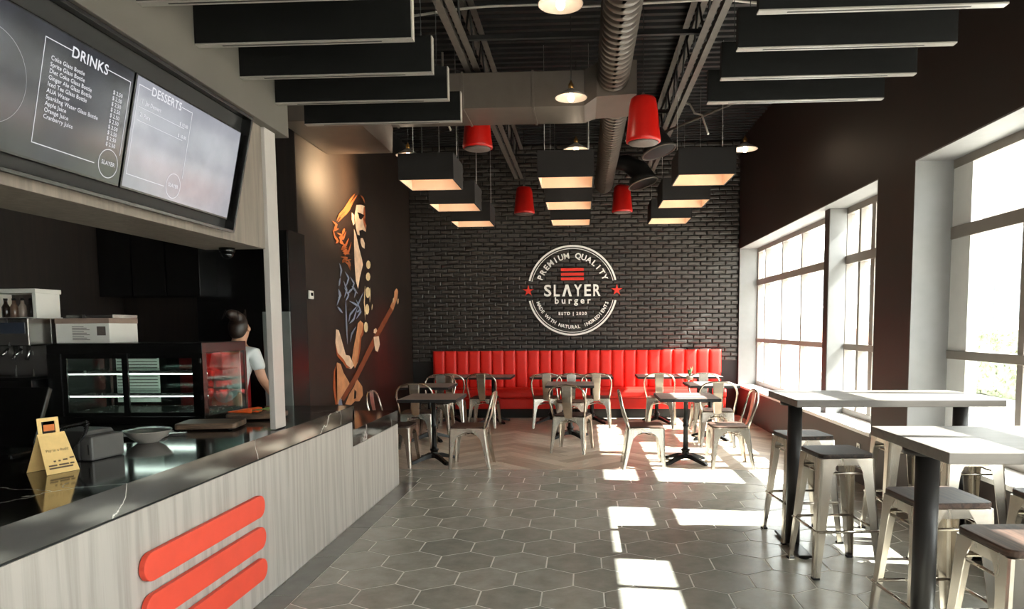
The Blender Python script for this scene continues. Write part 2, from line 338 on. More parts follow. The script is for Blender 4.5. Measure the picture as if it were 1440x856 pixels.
MURAL_STROKES = [('orange', 0.02, [(9.445, 3.351), (9.246, 3.232), (8.999, 3.064), (8.795, 2.966), (8.692, 2.877)]), ('orange', 0.02, [(9.527, 3.344), (9.324, 3.22), (9.154, 3.089), (8.916, 2.968), (8.738, 2.868)]), ('orange', 0.02, [(9.67, 3.364), (9.796, 3.338), (9.862, 3.287)]), ('orange', 0.02, [(9.296, 3.207), (9.158, 3.132), (9.047, 3.03), (8.817, 2.944)]), ('orange', 0.02, [(8.529, 2.853), (8.687, 2.828), (8.588, 2.75), (8.755, 2.789)]), ('orange', 0.02, [(8.543, 2.76), (8.603, 2.672), (8.717, 2.637), (8.619, 2.593)]), ('orange', 0.02, [(9.025, 2.792), (8.916, 2.694), (8.769, 2.684), (8.909, 2.627)]), ('orange', 0.02, [(8.678, 2.73), (8.869, 2.722), (8.788, 2.629), (8.958, 2.616)]), ('orange', 0.02, [(8.977, 2.819), (8.871, 2.738)]), ('orange', 0.02, [(9.12, 2.72), (9.009, 2.622), (8.829, 2.552), (9.057, 2.594)]), ('orange', 0.02, [(9.221, 2.681), (9.104, 2.548), (8.899, 2.509), (9.154, 2.519)]), ('orange', 0.02, [(8.795, 2.449), (9.045, 2.457), (8.839, 2.396), (9.2, 2.455)]), ('orange', 0.02, [(8.938, 2.396), (9.167, 2.383), (9.043, 2.44)]), ('orange', 0.02, [(8.851, 2.521), (9.028, 2.557), (8.946, 2.481)]), ('orange', 0.02, [(9.088, 2.376), (9.162, 2.322), (9.038, 2.389)]), ('blue', 0.016, [(8.739, 2.362), (8.804, 2.285), (8.748, 2.199)]), ('blue', 0.016, [(8.927, 2.278), (9.073, 2.204), (8.96, 2.095)]), ('blue', 0.016, [(9.126, 2.225), (9.279, 2.149), (9.162, 2.038)]), ('blue', 0.016, [(8.663, 2.046), (8.751, 1.968), (8.652, 1.931)]), ('blue', 0.016, [(8.866, 2.157), (8.981, 2.046), (8.871, 1.94)]), ('blue', 0.016, [(9.222, 2.11), (9.351, 2.047), (9.261, 1.955)]), ('blue', 0.016, [(8.747, 2.182), (8.689, 2.08)]), ('blue', 0.016, [(9.002, 1.996), (9.192, 2.074)]), ('blue', 0.016, [(8.925, 1.903), (8.929, 1.637), (8.943, 1.35)]), ('blue', 0.016, [(9.07, 1.909), (9.398, 1.861), (9.674, 2.054)]), ('blue', 0.016, [(9.398, 1.861), (9.083, 1.735), (9.015, 1.638)]), ('blue', 0.016, [(9.396, 1.84), (9.227, 1.678), (9.043, 1.618)]), ('blue', 0.016, [(9.343, 1.938), (9.531, 1.783), (9.319, 1.679)]), ('blue', 0.016, [(9.358, 1.77), (9.534, 1.814)]), ('blue', 0.016, [(9.31, 1.58), (9.119, 1.482), (9.05, 1.376)]), ('blue', 0.016, [(8.664, 2.041), (8.709, 1.951), (8.592, 1.836)]), ('blue', 0.016, [(8.885, 2.072), (9.047, 1.985), (8.925, 1.903)]), ('blue', 0.016, [(9.176, 2.107), (9.413, 2.021)]), ('blue', 0.016, [(8.617, 1.819), (8.799, 1.749)]), ('cream', 0.012, [(9.748, 2.14), (9.694, 1.911), (9.717, 1.663)]), ('cream', 0.012, [(9.988, 2.133), (9.947, 1.919)]), ('cream', 0.012, [(10.073, 1.902), (10.03, 1.815)]), ('cream', 0.03, [(11.247, 2.035), (11.178, 1.961)]), ('cream', 0.03, [(11.521, 2.034), (11.448, 1.946)])]
# ------------------------------------------------------------------ the setting
XL, XR, YB, YF, ZC = -5.0, 2.70, 12.5, -3.5, 4.70
XK = -1.84
TILE_END = 7.60
def build_floor():
    mb = MB(); mb.box(XL-.2, XR+.4, YF-.2, TILE_END, -.12, -.0018)
    fl = struct(mb.build('floor', M['grout']))
    MB().box(XL-.2, XR+.4, TILE_END, YB+.3, -.12, -.004).build('subfloor', M['subfloor'], fl)
    W = .361; gap = .010; rr = (W-gap)/2/math.cos(R(30))
    hexa = [(rr*math.cos(R(30+60*k)), rr*math.sin(R(30+60*k))) for k in range(6)]
    pit = W*math.sqrt(3)/2
    def tile_mb(poly):
        m = MB(); top = inset(poly, .0015); n = len(poly)
        m.add([(x, y, -.006) for x, y in poly]+[(x, y, -.0007) for x, y in poly]+[(x, y, 0) for x, y in top],
              [(i, (i+1) % n, n+(i+1) % n, n+i) for i in range(n)]+[(n+i, n+(i+1) % n, 2*n+(i+1) % n, 2*n+i) for i in range(n)]+[tuple(range(2*n, 3*n))])
        return m
    whole = tile_mb(hexa).mesh('hex_tile', M['tile'])
    rest = MB()
    for k in range(-26, 12):
        cy = 4.24+k*pit
        for j in range(-10, 11):
            cx = -.246+W*(j+(.5 if k % 2 else 0))
            if cx < -1.95 and cy < 6.8: continue
            if cx < -3.2: continue
            p = clip([(cx+x, cy+y) for x, y in hexa], -1.663 if cy < 6.95 else -3.05, XR-.003, YF, TILE_END)
            if not p or area(p) < .002: continue
            if cy > 2.75:
                if len(p) == 6 and area(p) > .99*area(hexa): put('hex_tile', whole, fl, 0, (cx, cy, 0))
                else: tile_mb([(x-cx, y-cy) for x, y in p]).build('hex_tile', M['tile'], fl, 0, (cx, cy, 0))
            else:
                t = tile_mb(p); rest.add(t.v, t.f)
    tag(rest.build('hex_tiles', M['tile'], fl), kind='stuff')
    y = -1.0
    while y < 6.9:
        MB().box(XK, -1.668, y+.002, min(y+.70, 6.95), -.006, 0).build('reflection_strip', M['reflectstrip'], fl); y += .704  # added strip in place of the counter's mirror band on the tiles
    # herringbone oak planks, laid at 45 degrees
    w_, L = .17, 1.02; g = .0015; c45 = math.cos(R(45))
    cnt = 0
    def rot(p): return ((p[0]-p[1])*c45-.18, (p[0]+p[1])*c45+9.9)
    for i in range(-60, 61):
        for j in range(-14, 15):
            ox, oy = i*w_+j*L, i*w_-j*L
            for hv in (0, 1):
                if hv == 0: q = [(ox+g, oy+g), (ox+L-g, oy+g), (ox+L-g, oy+w_-g), (ox+g, oy+w_-g)]
                else: q = [(ox+L+g, oy+w_-L+g), (ox+L+w_-g, oy+w_-L+g), (ox+L+w_-g, oy+w_-g), (ox+L+g, oy+w_-g)]
                cxy = rot((sum(a for a, b in q)/4, sum(b for a, b in q)/4))
                if abs(cxy[0]) > 4.2 or not (6.6 < cxy[1] < 13.2): continue
                p = clip([rot(a) for a in q], -3.05, XR-.003, TILE_END+.004, 12.3)
                if not p or area(p) < .004: continue
                ang = 45 if hv == 0 else 135
                ca, sa = math.cos(R(-ang)), math.sin(R(-ang))
                loc = [((x-cxy[0])*ca-(y-cxy[1])*sa, (x-cxy[0])*sa+(y-cxy[1])*ca) for x, y in p]
                n = len(loc); m = MB(); top = inset(loc, .002)
                m.add([(x, y, -.008) for x, y in loc]+[(x, y, 0) for x, y in top], [(a, (a+1) % n, n+(a+1) % n, n+a) for a in range(n)]+[tuple(range(n, 2*n))])
                o = m.build('floor_plank', M['plank'], fl, 0, (cxy[0], cxy[1], random.uniform(-.0006, .0004))); o.rotation_euler[2] = R(ang); cnt += 1
    return fl
build_floor()

def build_brick_wall():
    wl = struct(MB().box(-3.25, XR+.4, YB, YB+.2, -.004, ZC+.12).build('wall_back', M['mortar']))
    bw, bh, j = .205, .064, .011
    variants = []
    for k in range(6):
        m = MB(); e = lambda s=.004: random.uniform(-s, s)
        x, z = bw/2, bh/2
        b = [(-x, 0, -z), (x, 0, -z), (x, 0, z), (-x, 0, z)]
        mid = [(sx*(x-abs(e())), -.014-abs(e(.006)), sz*(z-abs(e(.003)))) for sx, sz in ((-1, -1), (1, -1), (1, 1), (-1, 1))]
        f = [(sx*(x-.012-abs(e(.006))), -.024-abs(e(.006)), sz*(z-.011-abs(e(.005)))) for sx, sz in ((-1, -1), (1, -1), (1, 1), (-1, 1))]
        m.add(b+mid+f, [(q+i, q+(i+1) % 4, q+4+(i+1) % 4, q+4+i) for q in (0, 4) for i in range(4)]+[(8, 9, 10, 11)])
        variants.append((m, m.mesh('brick', M['brick'])))
    spots = []; z = .95; row = 0
    while z < ZC-.05:
        x = -3.04+(0 if row % 2 else -bw/2-j/2)
        while x < XR:
            x0, x1 = max(x, -3.045), min(x+bw, XR-.003)
            if x1-x0 > .05: spots.append(((x0+x1)/2, z+bh/2, (x1-x0)/bw))
            x += bw+j
        z += bh+j; row += 1
    full = [s for s in spots if s[2] > .98 and 1.2 < s[1] < 3.3]
    full.sort(key=lambda s: ((s[0]+.18)/1.3)**2+((s[1]-2.2))**2)
    near = set((s[0], s[1]) for s in full[:290])
    rest = MB()
    for x, zc, sx in spots:
        m, me = random.choice(variants)
        if (x, zc) in near: put('brick', me, wl, 0, (x, YB+random.uniform(-.003, .003), zc))
        else:
            dy = random.uniform(-.003, .003); rest.add([(vx*sx+x, vy+YB+dy, vz+zc) for vx, vy, vz in m.v], m.f)
    tag(rest.build('bricks', M['brick'], wl), kind='stuff')
build_brick_wall()

# right wall with its window openings
OPEN = [(6.72, 12.44), (1.0, 6.0), (-3.0, .3)]
Z0, Z1 = .52, 2.88
def build_right_wall():
    mb = MB(); mb.box(XR, XR+.4, YF, YB, -.004, Z0); mb.box(XR, XR+.4, YF, YB, Z1, ZC+.05)
    edges = [YF]+[v for a, b in sorted(OPEN) for v in (a, b)]+[YB]
    for a, b in zip(edges[::2], edges[1::2]): mb.box(XR, XR+.4, a, b, Z0, Z1)
    wr = struct(mb.build('wall_right', M['wallbrown']))
    for a, b in OPEN:
        t = .012
        MB().box(XR-.001, XR+.31, a, b, Z1-t, Z1).build('head_lining', M['reveal'], wr)
        for y0, y1 in ((a, a+t), (b-t, b)): MB().box(XR-.001, XR+.31, y0, y1, Z0, Z1-t).build('jamb_lining', M['reveal'], wr)
        MB().box(XR-.015, XR+.31, a, b, Z0-.025, Z0+.01).build('sill', M['sillwhite'], wr)
    return wr
build_right_wall()
def build_window(name, cols, posts=(), x=3.05, axis='y', rows=((.60, 1.265), (1.335, 2.235), (2.335, 2.80)), z0=Z0, z1=Z1, solid=(), ends=None):
    """cols: list of (from, to) clear panes; between them stand mullions"""
    wn = empty(name, (0, 0, 0), kind='structure')
    lo, hi = ends or (cols[0][0]-.05, cols[-1][1]+.05)
    def bx(a, b, zz0, zz1, d0=-.05, d1=.05):
        return MB().box(x+d0, x+d1, a, b, zz0, zz1) if axis == 'y' else MB().box(a, b, x+d0, x+d1, zz0, zz1)
    bx(lo, hi, z0, rows[0][0]).build('bottom_rail', M['frame'], wn, .004)
    bx(lo, hi, rows[-1][1], z1).build('top_rail', M['frame'], wn, .004)
    bx(lo, hi, rows[0][1], rows[1][0], -.055, .055).build('transom', M['frame'], wn, .004)
    bx(lo, hi, rows[1][1], rows[2][0], -.055, .055).build('transom', M['frame'], wn, .004)
    bounds = [lo]+[v for c in cols for v in c]+[hi]
    for a, b in zip(bounds[::2], bounds[1::2]):
        bx(a, b, rows[0][0]-.01, rows[-1][1]+.01, -.045, .045).build('mullion', M['framewhite'] if b-a > .2 else M['frame'], wn, .003)
    for k, (a, b) in enumerate(cols):
        for q, (r0, r1) in enumerate(rows):
            if k in solid and q < 2: bx(a-.005, b+.005, r0-.005, r1+.005, -.02, .02).build('sun_block_panel', M['framewhite'], wn)  # unseen panel added to block sun through the lower panes
            else: bx(a-.005, b+.005, r0-.005, r1+.005, -.004, .004).build('pane', M['pane'], wn)
    return wn
w1 = build_window('window_1', [(6.78, 7.52), (7.62, 7.90), (7.96, 8.30), (8.46, 8.96), (9.01, 9.95), (10.0, 10.9), (10.95, 11.9), (11.95, 12.39)])
MB().box(2.81, 3.0, 8.30, 8.45, Z0+.011, Z1-.013).build('post', M['reveal'], w1, .003)
MB().box(2.803, 2.809, 8.298, 8.452, Z0+.011, Z1-.013).build('post_face', M['wallbrown'], w1)
build_window('window_2', [(1.05, 1.95), (2.0, 2.9), (2.95, 3.40), (3.45, 3.80), (3.85, 4.33), (4.47, 4.98), (5.05, 5.71)], solid=(3, 4), ends=(1.0, 5.995))  # blocked bays and their wide mullion are shaped to stop stray floor sun
build_window('window_3', [(-2.95, -1.9), (-1.85, -.8), (-.75, .25)])

# front wall behind the viewer
mb = MB(); mb.box(XL-.2, .6, YF-.2, YF, 0, ZC); mb.box(2.3, XR+.4, YF-.2, YF, 0, ZC); mb.box(.6, 2.3, YF-.2, YF, 0, .4); mb.box(.6, 2.3, YF-.2, YF, 2.5, ZC)
struct(mb.build('wall_front', M['wallbrown']))
build_window('fill_window_4', [(.65, 1.42), (1.48, 2.25)], x=YF-.1, axis='x', rows=((.48, 1.265), (1.335, 1.9), (1.98, 2.42)), z0=.4, z1=2.5)  # unseen window added as fill for surfaces facing the viewer
struct(MB().box(XL-.2, XL, YF, 7.5, 0, ZC).build('wall_left', M['darkwood']))
struct(MB().box(XL-.2, -3.05, 7.5, 7.7, 0, ZC).build('wall_passage', M['darkwood']))
struct(MB().box(-3.25, -3.05, 7.7, YB, 0, ZC+.12).build('wall_mural', M['black']))
d1 = struct(MB().box(-4.15, -3.27, 7.44, 7.499, 0, 2.55).build('door_1', M['satin'], None, .004))
MB().tube([(-3.36, 7.44, 1.02), (-3.36, 7.39, 1.02), (-3.48, 7.39, 1.02)], .01).build('door_handle', M['steel'], d1)
# corrugated roof deck
mb = MB(); ys = []; y = YF
while y < YB+.2: ys += [(y, 0), (y+.06, 0), (y+.075, .065), (y+.135, .065)]; y += .15
n = len(ys)
mb.add([(XL, a, ZC+b) for a, b in ys]+[(XR+.4, a, ZC+b) for a, b in ys]+[(XL, a, ZC+.12) for a, b in ys]+[(XR+.4, a, ZC+.12) for a, b in ys],
       [(i, i+1, n+i+1, n+i) for i in range(n-1)]+[(2*n+i, 3*n+i, 3*n+i+1, 2*n+i+1) for i in range(n-1)])
struct(mb.build('ceiling', M['deck']))

# kitchen block: grey bulkhead, wood header, post, low ceiling

struct(MB().box(-2.27, XK, YF, 4.45, 2.745, ZC).build('bulkhead', M['bulk'], None, .003))
hd = struct(MB().box(-2.27, -1.90, YF, 4.19, 2.03, 2.745).build('header', M['headwood'], None, .002))
struct(MB().box(-1.915, -1.88, 4.192, 4.34, .94, 2.744).build('trim_1', M['postgrey'], None, .003))
struct(MB().box(XL, -2.272, YF, 4.45, 2.745, 2.85).build('ceiling_kitchen', M['black']))

struct(MB().box(XR+.401, 3.40, YF, YB, 3.03, 3.3).build('sun_cut_eave', M['framewhite']))  # unseen overhang added to trim the sun patches on the floor
# outside, seen through the glass
struct(MB().box(3.2, 70, -40, 90, -.25, -.06).build('pavement_outside', plain('pale_concrete', (206, 200, 192), .9)))
def building():
    b = empty('facing_building', (17, 26, 0), 0, 'pale brick building across the street behind the hedge', 'building')
    pale = plain('pale_render', (232, 229, 224), .8); bk = plain('pink_brick', (190, 140, 122), .8, var=.3, scale=6); gl = plain('dark_window_glass', (50, 56, 62), .15)
    MB().box(0, 8, -22, 30, 1.3, 9).build('wall', pale, b); MB().box(-.05, 8, -22, 30, -.06, 1.3).build('plinth', bk, b)
    for k in range(12):
        y = -20+k*4.0
        f = MB().box(-.08, .05, y, y+2.9, 1.6, 5.2).build('window', M['framewhite'], b)
        for i in range(2):
            for q in range(3): MB().box(-.1, -.07, y+.12+i*1.36, y+1.36+i*1.36, 1.72+q*1.15, 2.75+q*1.15).build('pane', gl, f)
    MB().box(-.9, .2, -22, 30, 5.9, 6.5).build('canopy', M['frame'], b, .02)
building()
def hedge(y0, y1, label):
    h = empty('hedge', (9.6, (y0+y1)/2, -.06), 0, label, 'hedge', 'clipped hedges outside')
    rnd = random.Random(int(y0*7)); L = y1-y0
    bm = bmesh.new(); bmesh.ops.create_cube(bm, size=1); bmesh.ops.subdivide_edges(bm, edges=bm.edges[:], cuts=7, use_grid_fill=True)
    for v in bm.verts:
        v.co = Vector((v.co.x*1.1, v.co.y*L, (v.co.z+.5)*1.35)); v.co += Vector((rnd.uniform(-.06, .06), rnd.uniform(-.06, .06), rnd.uniform(-.05, .05)))
    for v in bm.verts: v.co.z = max(0, v.co.z)
    me = bpy.data.meshes.new('foliage_core'); bm.to_mesh(me); bm.free(); me.materials.append(plain('hedge_green', (124, 130, 104), .8, var=.4, scale=14))
    put('foliage_core', me, h)
    lf = MB()
    for _ in range(2600):
        x, y, z = rnd.uniform(-.6, .6), rnd.uniform(-L/2, L/2), rnd.uniform(.05, 1.42)
        if rnd.random() < .5: x = -.58+rnd.uniform(-.06, .04)
        else: z = 1.36+rnd.uniform(-.05, .08)
        a = Vector((rnd.uniform(-1, 1), rnd.uniform(-1, 1), rnd.uniform(-1, 1))).normalized()*.06; b2 = Vector((rnd.uniform(-1, 1), rnd.uniform(-1, 1), rnd.uniform(-1, 1))).normalized()*.035; c = Vector((x, y, z))
        lf.add([c-a, c+b2, c+a, c-b2], [(0, 1, 2, 3)])
    tag(lf.build('leaves', plain('leaf_green', (154, 158, 130), .7, var=.3, scale=20), h), kind='stuff')
hedge(6, 12.4, 'clipped green hedge outside the large near window, nearer one'); hedge(12.8, 20, 'clipped green hedge outside beyond the first, farther along the street')
# ------------------------------------------------------------------ service counter
def build_counter():
    c = empty('service_counter', (-2.2, 3.5, 0), 0, 'long grey wood service counter with black veined stone top and red bars', 'counter')
    off = Vector((2.2, -3.5, 0))
    def part(mb, name, mat, parent=c, bevel=0):
        mb.v = [tuple(Vector(p)+(off if parent is c else Vector())) for p in mb.v]; return mb.build(name, mat, parent, bevel)
    Y0, YE, YN = -1.0, 5.55, 6.86
    # each front board between the stone edge and the floor
    xs = XK
    part(MB().box(xs-.03, xs, Y0, YE-.06, .004, .808), 'front_panel', M['greywood'])
    part(MB().box(xs-.03, xs, YE-.06+.002, YN, .004, .607), 'low_front_panel', M['greywood'])
    part(MB().box(-2.36, xs-.03, YN-.03, YN, .004, .607), 'end_panel', M['greywood'])
    part(MB().box(-2.6, xs-.03, Y0, YE-.1, .004, .808), 'carcass', M['black'])
    part(MB().box(-2.34, xs-.03, YE-.1+.002, YN-.03, .004, .607), 'low_carcass', M['black'])
    part(MB().box(xs-.012, xs-.006, Y0, YE-.06, .808, .818), 'shadow_gap', M['black'])
    # stone: thick mitred edge, top sheet and the drop down to the lower top
    mb = MB(); mb.box(-3.95, xs, Y0, YE, .905, .935); mb.box(xs-.03, xs, Y0, YE, .818, .905)
    part(mb, 'stone_top', M['stone'])
    part(MB().box(-2.9, xs, YE-.04, YE-.001, .742, .904), 'stone_return', M['stone'])
    mb = MB(); mb.box(-2.36, xs, YE-.05, YN, .712, .742); mb.box(xs-.03, xs, YE-.05, YN, .612, .712); mb.box(-2.36, xs-.03, YN-.03, YN, .612, .712)
    part(mb, 'low_stone_top', M['stone'])
    # three rounded red bars
    for k, z in enumerate((.56, .38, .20)):
        y0, y1, r = (2.75, 3.86, .062)
        pts = [(y0+r-r*math.sin(R(a)), z+r*math.cos(R(a))) for a in range(0, 181, 15)]+[(y1-r+r*math.sin(R(a)), z-r*math.cos(R(a))) for a in range(0, 181, 15)]
        m = MB(); n = len(pts); m.add([(xs+.004, p, q) for p, q in pts]+[(xs+.030, p, q) for p, q in pts], [tuple(range(n, 2*n))[::-1], tuple(range(n))]+[(i, n+i, n+(i+1) % n, (i+1) % n) for i in range(n)])
        b = part(m, 'red_bar', M['redbar'], bevel=.003); b['label'] = ['top', 'middle', 'lowest'][k]+' coral red rounded bar'
    return c
build_counter()

# ------------------------------------------------------------------ menu screens (tilted, top leaning out)
SL_O, SL_U = Vector((-1.885, 0, 2.128)), Vector((0, 1, 0))
SL_V = Vector((.10, 0, .46)).normalized(); SL_N = SL_V.cross(SL_U)*-1
if SL_N.x < 0: SL_N = -SL_N
def spt(y, v, n=0): return tuple(SL_O+SL_U*y+SL_V*v+SL_N*n)
def screen_mat(name, c0, c1, s):
    m, nt, b = nodes(name)
    f = noise(nt, coords(nt, world=True), 3.0, 6, .6)
    r = ramp(nt, f, [(.3, lin(c0)), (.7, lin(c1))])
    b.inputs['Base Color'].default_value = (.008, .008, .009, 1); b.inputs['Roughness'].default_value = .12
    nt.links.new(r.outputs['Color'], b.inputs['Emission Color']); b.inputs['Emission Strength'].default_value = s; return m
M['text'] = emit('screen_text', (226, 226, 230), .24)
def slab(y0, y1, v0, v1, n0, n1):
    m = MB(); p = [spt(y, v, n) for n in (n0, n1) for y, v in ((y0, v0), (y1, v0), (y1, v1), (y0, v1))]
    return m.add(p, [(3, 2, 1, 0), (4, 5, 6, 7), (0, 1, 5, 4), (1, 2, 6, 5), (2, 3, 7, 6), (3, 0, 4, 7)])
hs = empty('screen_housing', (-1.9, 3, 2.1), 0, 'black tilted housing box around both menu screens', 'housing')
def hput(mb, name, mat): mb.v = [(a+1.9, b-3, c-2.1) for a, b, c in mb.v]; return mb.build(name, mat, hs, .002)
ZS = .455
hput(slab(.9, 3.68, -.045, ZS+.075, .004, .010), 'back_tray', M['black'])
hput(slab(.9, 3.68, -.060, -.045, .004, .06), 'bottom_lip', M['satin'])
hput(slab(.9, 3.68, ZS+.075, ZS+.09, .004, .06), 'top_lip', M['satin'])
hput(slab(3.68, 3.695, -.06, ZS+.09, .004, .06), 'side_lip', M['satin'])
def ring_geo(r0, r1, a0=0, a1=360, n=48):
    vs = []; fs = []
    for k in range(n+1):
        a = R(a0+(a1-a0)*k/n); vs += [(r0*math.cos(a), r0*math.sin(a)), (r1*math.cos(a), r1*math.sin(a))]
        if k: fs.append((2*k-2, 2*k-1, 2*k+1, 2*k))
    return vs, fs
def rect_geo(x0, x1, y0, y1): return [(x0, y0), (x1, y0), (x1, y1), (x0, y1)], [(0, 1, 2, 3)]
def menu_screen(y0, y1, label, c0, c1, s, lines):
    t = empty('menu_screen', spt((y0+y1)/2, 0, .02), 0, label, 'screen', 'menu screens over the counter')
    o = Vector(t.location)
    def bp(mb, name, mat, par=t, bev=0): mb.v = [tuple(Vector(p)-o) for p in mb.v]; return mb.build(name, mat, par, bev)
    bp(slab(y0, y1, 0, ZS, .012, .035), 'bezel', M['satin'], bev=.003)
    bp(slab(y0+.008, y1-.008, .010, ZS-.008, .0352, .0362), 'display', screen_mat('display_'+str(int(y0*100)), c0, c1, s))
    mb = MB()
    for kind, x, v, a in lines:           # positions on the screen in metres from its lower left corner
        if kind == 'r': g = rect_geo(x, a[0], v, a[1])
        elif kind == 'c': g = ring_geo(a[0], a[1]); g = ([(p+x, q+v) for p, q in g[0]], g[1])
        else:
            g = text_geo(kind, a[0], 1.05, a[0]*.012, a[1]); g = ([(p[0]+x, p[1]+v) for p in g[0]], g[1])
        flat(mb, g[0], g[1], spt(y0, 0, .0372), SL_U, SL_V)
    tag(bp(mb, 'lettering', M['text']), kind='stuff')
    return t
items = ['Coke Glass Bottle', 'Sprite Glass Bottle', 'Diet Coke Glass Bottle', 'Ginger Ale Glass Bottle', 'Iced Tea Glass Bottle', 'AUA Water', 'Sparkling Water Glass Bottle', 'Apple Juice', 'Orange Juice', 'Cranberry Juice']
ln = [('r', .395, .405, (.52, .408)), ('r', .70, .405, (.835, .408)), ('r', .395, .06, (.398, .408)), ('r', .832, .12, (.835, .408)), ('r', .395, .06, (.70, .063)), ('DRINKS', .61, .387, (.052, 'CENTER')), ('c', .775, .075, (.052, .055)), ('SLAYER', .775, .069, (.022, 'CENTER')), ('c', .20, .22, (.145, .1458))]
for k, s_ in enumerate(items):
    ln += [(s_, .43, .345-k*.0215, (.0205, 'LEFT')), ('$ 2.50', .80, .333-k*.0215, (.0205, 'RIGHT'))]
menu_screen(1.925, 2.78, 'dark menu screen headed DRINKS with a long price list', (20, 21, 25), (58, 60, 68), .3, ln)
ln = [('r', .02, .415, (.10, .418)), ('r', .32, .415, (.405, .418)), ('r', .02, .06, (.023, .418)), ('r', .402, .12, (.405, .418)), ('r', .02, .06, (.28, .063)), ('DESSERTS', .21, .40, (.048, 'CENTER')), ('1  Jar Dessert', .05, .352, (.022, 'LEFT')), ('r', .035, .333, (.36, .335)), ('$ 10.00', .385, .34, (.02, 'RIGHT')), ('2  Pure', .05, .30, (.022, 'LEFT')), ('r', .035, .28, (.36, .282)), ('$ 10.00', .385, .29, (.02, 'RIGHT')), ('c', .345, .075, (.052, .055)), ('SLAYER', .345, .069, (.022, 'CENTER'))]
menu_screen(2.79, 3.645, 'pale grey menu screen headed DESSERTS, reflected glare in its glow', (138, 140, 150), (176, 177, 186), .2, ln)  # pale emission carries reflected glare as well as the screen's own glow

# ------------------------------------------------------------------ ceiling: baffles
def build_baffles():
    def mk(x0, x1, edge_end):
        L = x1-x0
        t = empty('acoustic_baffle', (0, 0, 0), 0, 'x', 'baffle')
        MB().box(0, L, 0, .045, .006, .19).build('felt_panel', M['felt'], t)
        MB().box(0, L, .002, .043, 0, .006).build('bottom_trim', M['baffleedge'], t)
        MB().box(.12*L, .86*L, .018, .027, -.001, .0).build('trim_slot', M['black'], t)
        if edge_end: MB().box(L, L+.006, .002, .043, 0, .19).build('end_trim', M['baffleedge'], t)
        for fx in (.15, .85): MB().tube([(L*fx, .022, .19), (L*fx, .022, ZC-2.90)], .0025, 5).build('hanger', M['black'], t)
        t['group'] = 'black acoustic ceiling baffles'
        return t
    names = ['nearest', 'second', 'third', 'fourth', 'farthest']
    p = mk(XK, -.80, True)
    sp = [((XK+.002, 2.94+k*.442, 2.90), 0, names[k]+' black baffle on the grey bulkhead over the menu screens') for k in range(4)]
    place_all(p, sp)
    p5 = mk(XK, -.80, True); place_all(p5, [((XK+.002, 4.71, 2.90), 0, 'farthest black baffle past the end of the grey bulkhead')])
    q = mk(.75, 1.78, False)
    place_all(q, [((.75, 2.74+k*.41, 2.88), 0, names[k]+' black baffle with pale lower edge on the window side') for k in range(5)])
build_baffles()

# ------------------------------------------------------------------ ceiling: joists, ducts, conduits
def build_joist(x, label):
    j = empty('roof_joist', (x, 4.5, 4.12), 0, label, 'joist', 'open web roof joists')
    y0, y1 = YF+.02-4.5, YB-.03-4.5
    for z, nm in ((0, 'bottom_chord'), (.50, 'top_chord')):
        for sx in (-1, 1):
            m = MB(); a = sx*.018
            m.box(min(a, a+sx*.06), max(a, a+sx*.06), y0, y1, z, z+.008); m.box(min(a, a+sx*.008), max(a, a+sx*.008), y0, y1, z+.008, z+.06)
            m.build(nm, M['joist'], j)
    bar = None; y = y0+.1; k = 0
    while y < y1-.5:
        if bar is None:
            a = MB().tube([(0, 0, .01), (0, .42, .54)], .012, 6).mesh('web_bar', M['joistdark']); b = MB().tube([(0, 0, .54), (0, .42, .01)], .012, 6).mesh('web_bar', M['joistdark']); bar = (a, b)
        put('web_bar', bar[k % 2], j, 0, (0, y, 0)); y += .42; k += 1
build_joist(-1.10, 'open web roof joist running over the menu side, left of the round duct')
build_joist(1.12, 'open web roof joist running over the window side, right of the round duct')
def cross_bar(y, z, x0, x1, label, r=.02):
    m = MB().box(x0, x1, y-.02, y+.02, z, z+.006); m.box(x0, x1, y-.003, y+.003, z+.006, z+.045)
    tag(m.build('bridging_bar', M['joistdark']), label, 'bar', 'joist bridging')
cross_bar(6.72, 4.14+.06, -1.08, 1.10, 'steel angle bar crossing between the joists before the duct junction')
cross_bar(9.1, 4.20, -1.08, 1.10, 'steel angle bar crossing between the joists behind the rectangular duct')
cross_bar(11.2, 4.20, -1.08, 1.10, 'steel angle bar crossing between the joists near the brick wall')
def conduit(path, label, r=.012):
    tag(MB().tube(path, r, 7).build('conduit', M['conduit']), label, 'conduit', 'electrical conduits')
conduit([(-1.9, 6.95, 4.5), (-1.2, 6.95, 4.58), (-.9, 6.95, 4.6), (-.25, 6.95, 4.6), (0, 6.95, 4.57), (1.3, 6.95, 4.6), (1.9, 6.95, 4.52)], 'pale electrical conduit crossing under the roof deck')
conduit([(1.14, 9.0, 4.70), (1.14, 8.9, 4.3), (1.3, 8.85, 4.22), (1.35, 8.8, 4.1), (1.42, 8.7, 4.05), (1.48, 8.6, 3.8)], 'pale flexible conduit dropping beside the window side shades')
conduit([(-1.6, 8.3, 4.70), (-1.6, 8.3, 4.2), (-1.62, 8.25, 4.0), (-1.55, 8.2, 3.9), (-1.5, 8.2, 3.8)], 'pale flexible conduit curling above the left shades')
tag(MB().tube([(1.05, 9.3, 4.02), (2.66, 7.75, 4.32)], .018, 7).build('brace_rod', M['joist']), 'slanted steel brace rod from joist to window wall', 'rod')

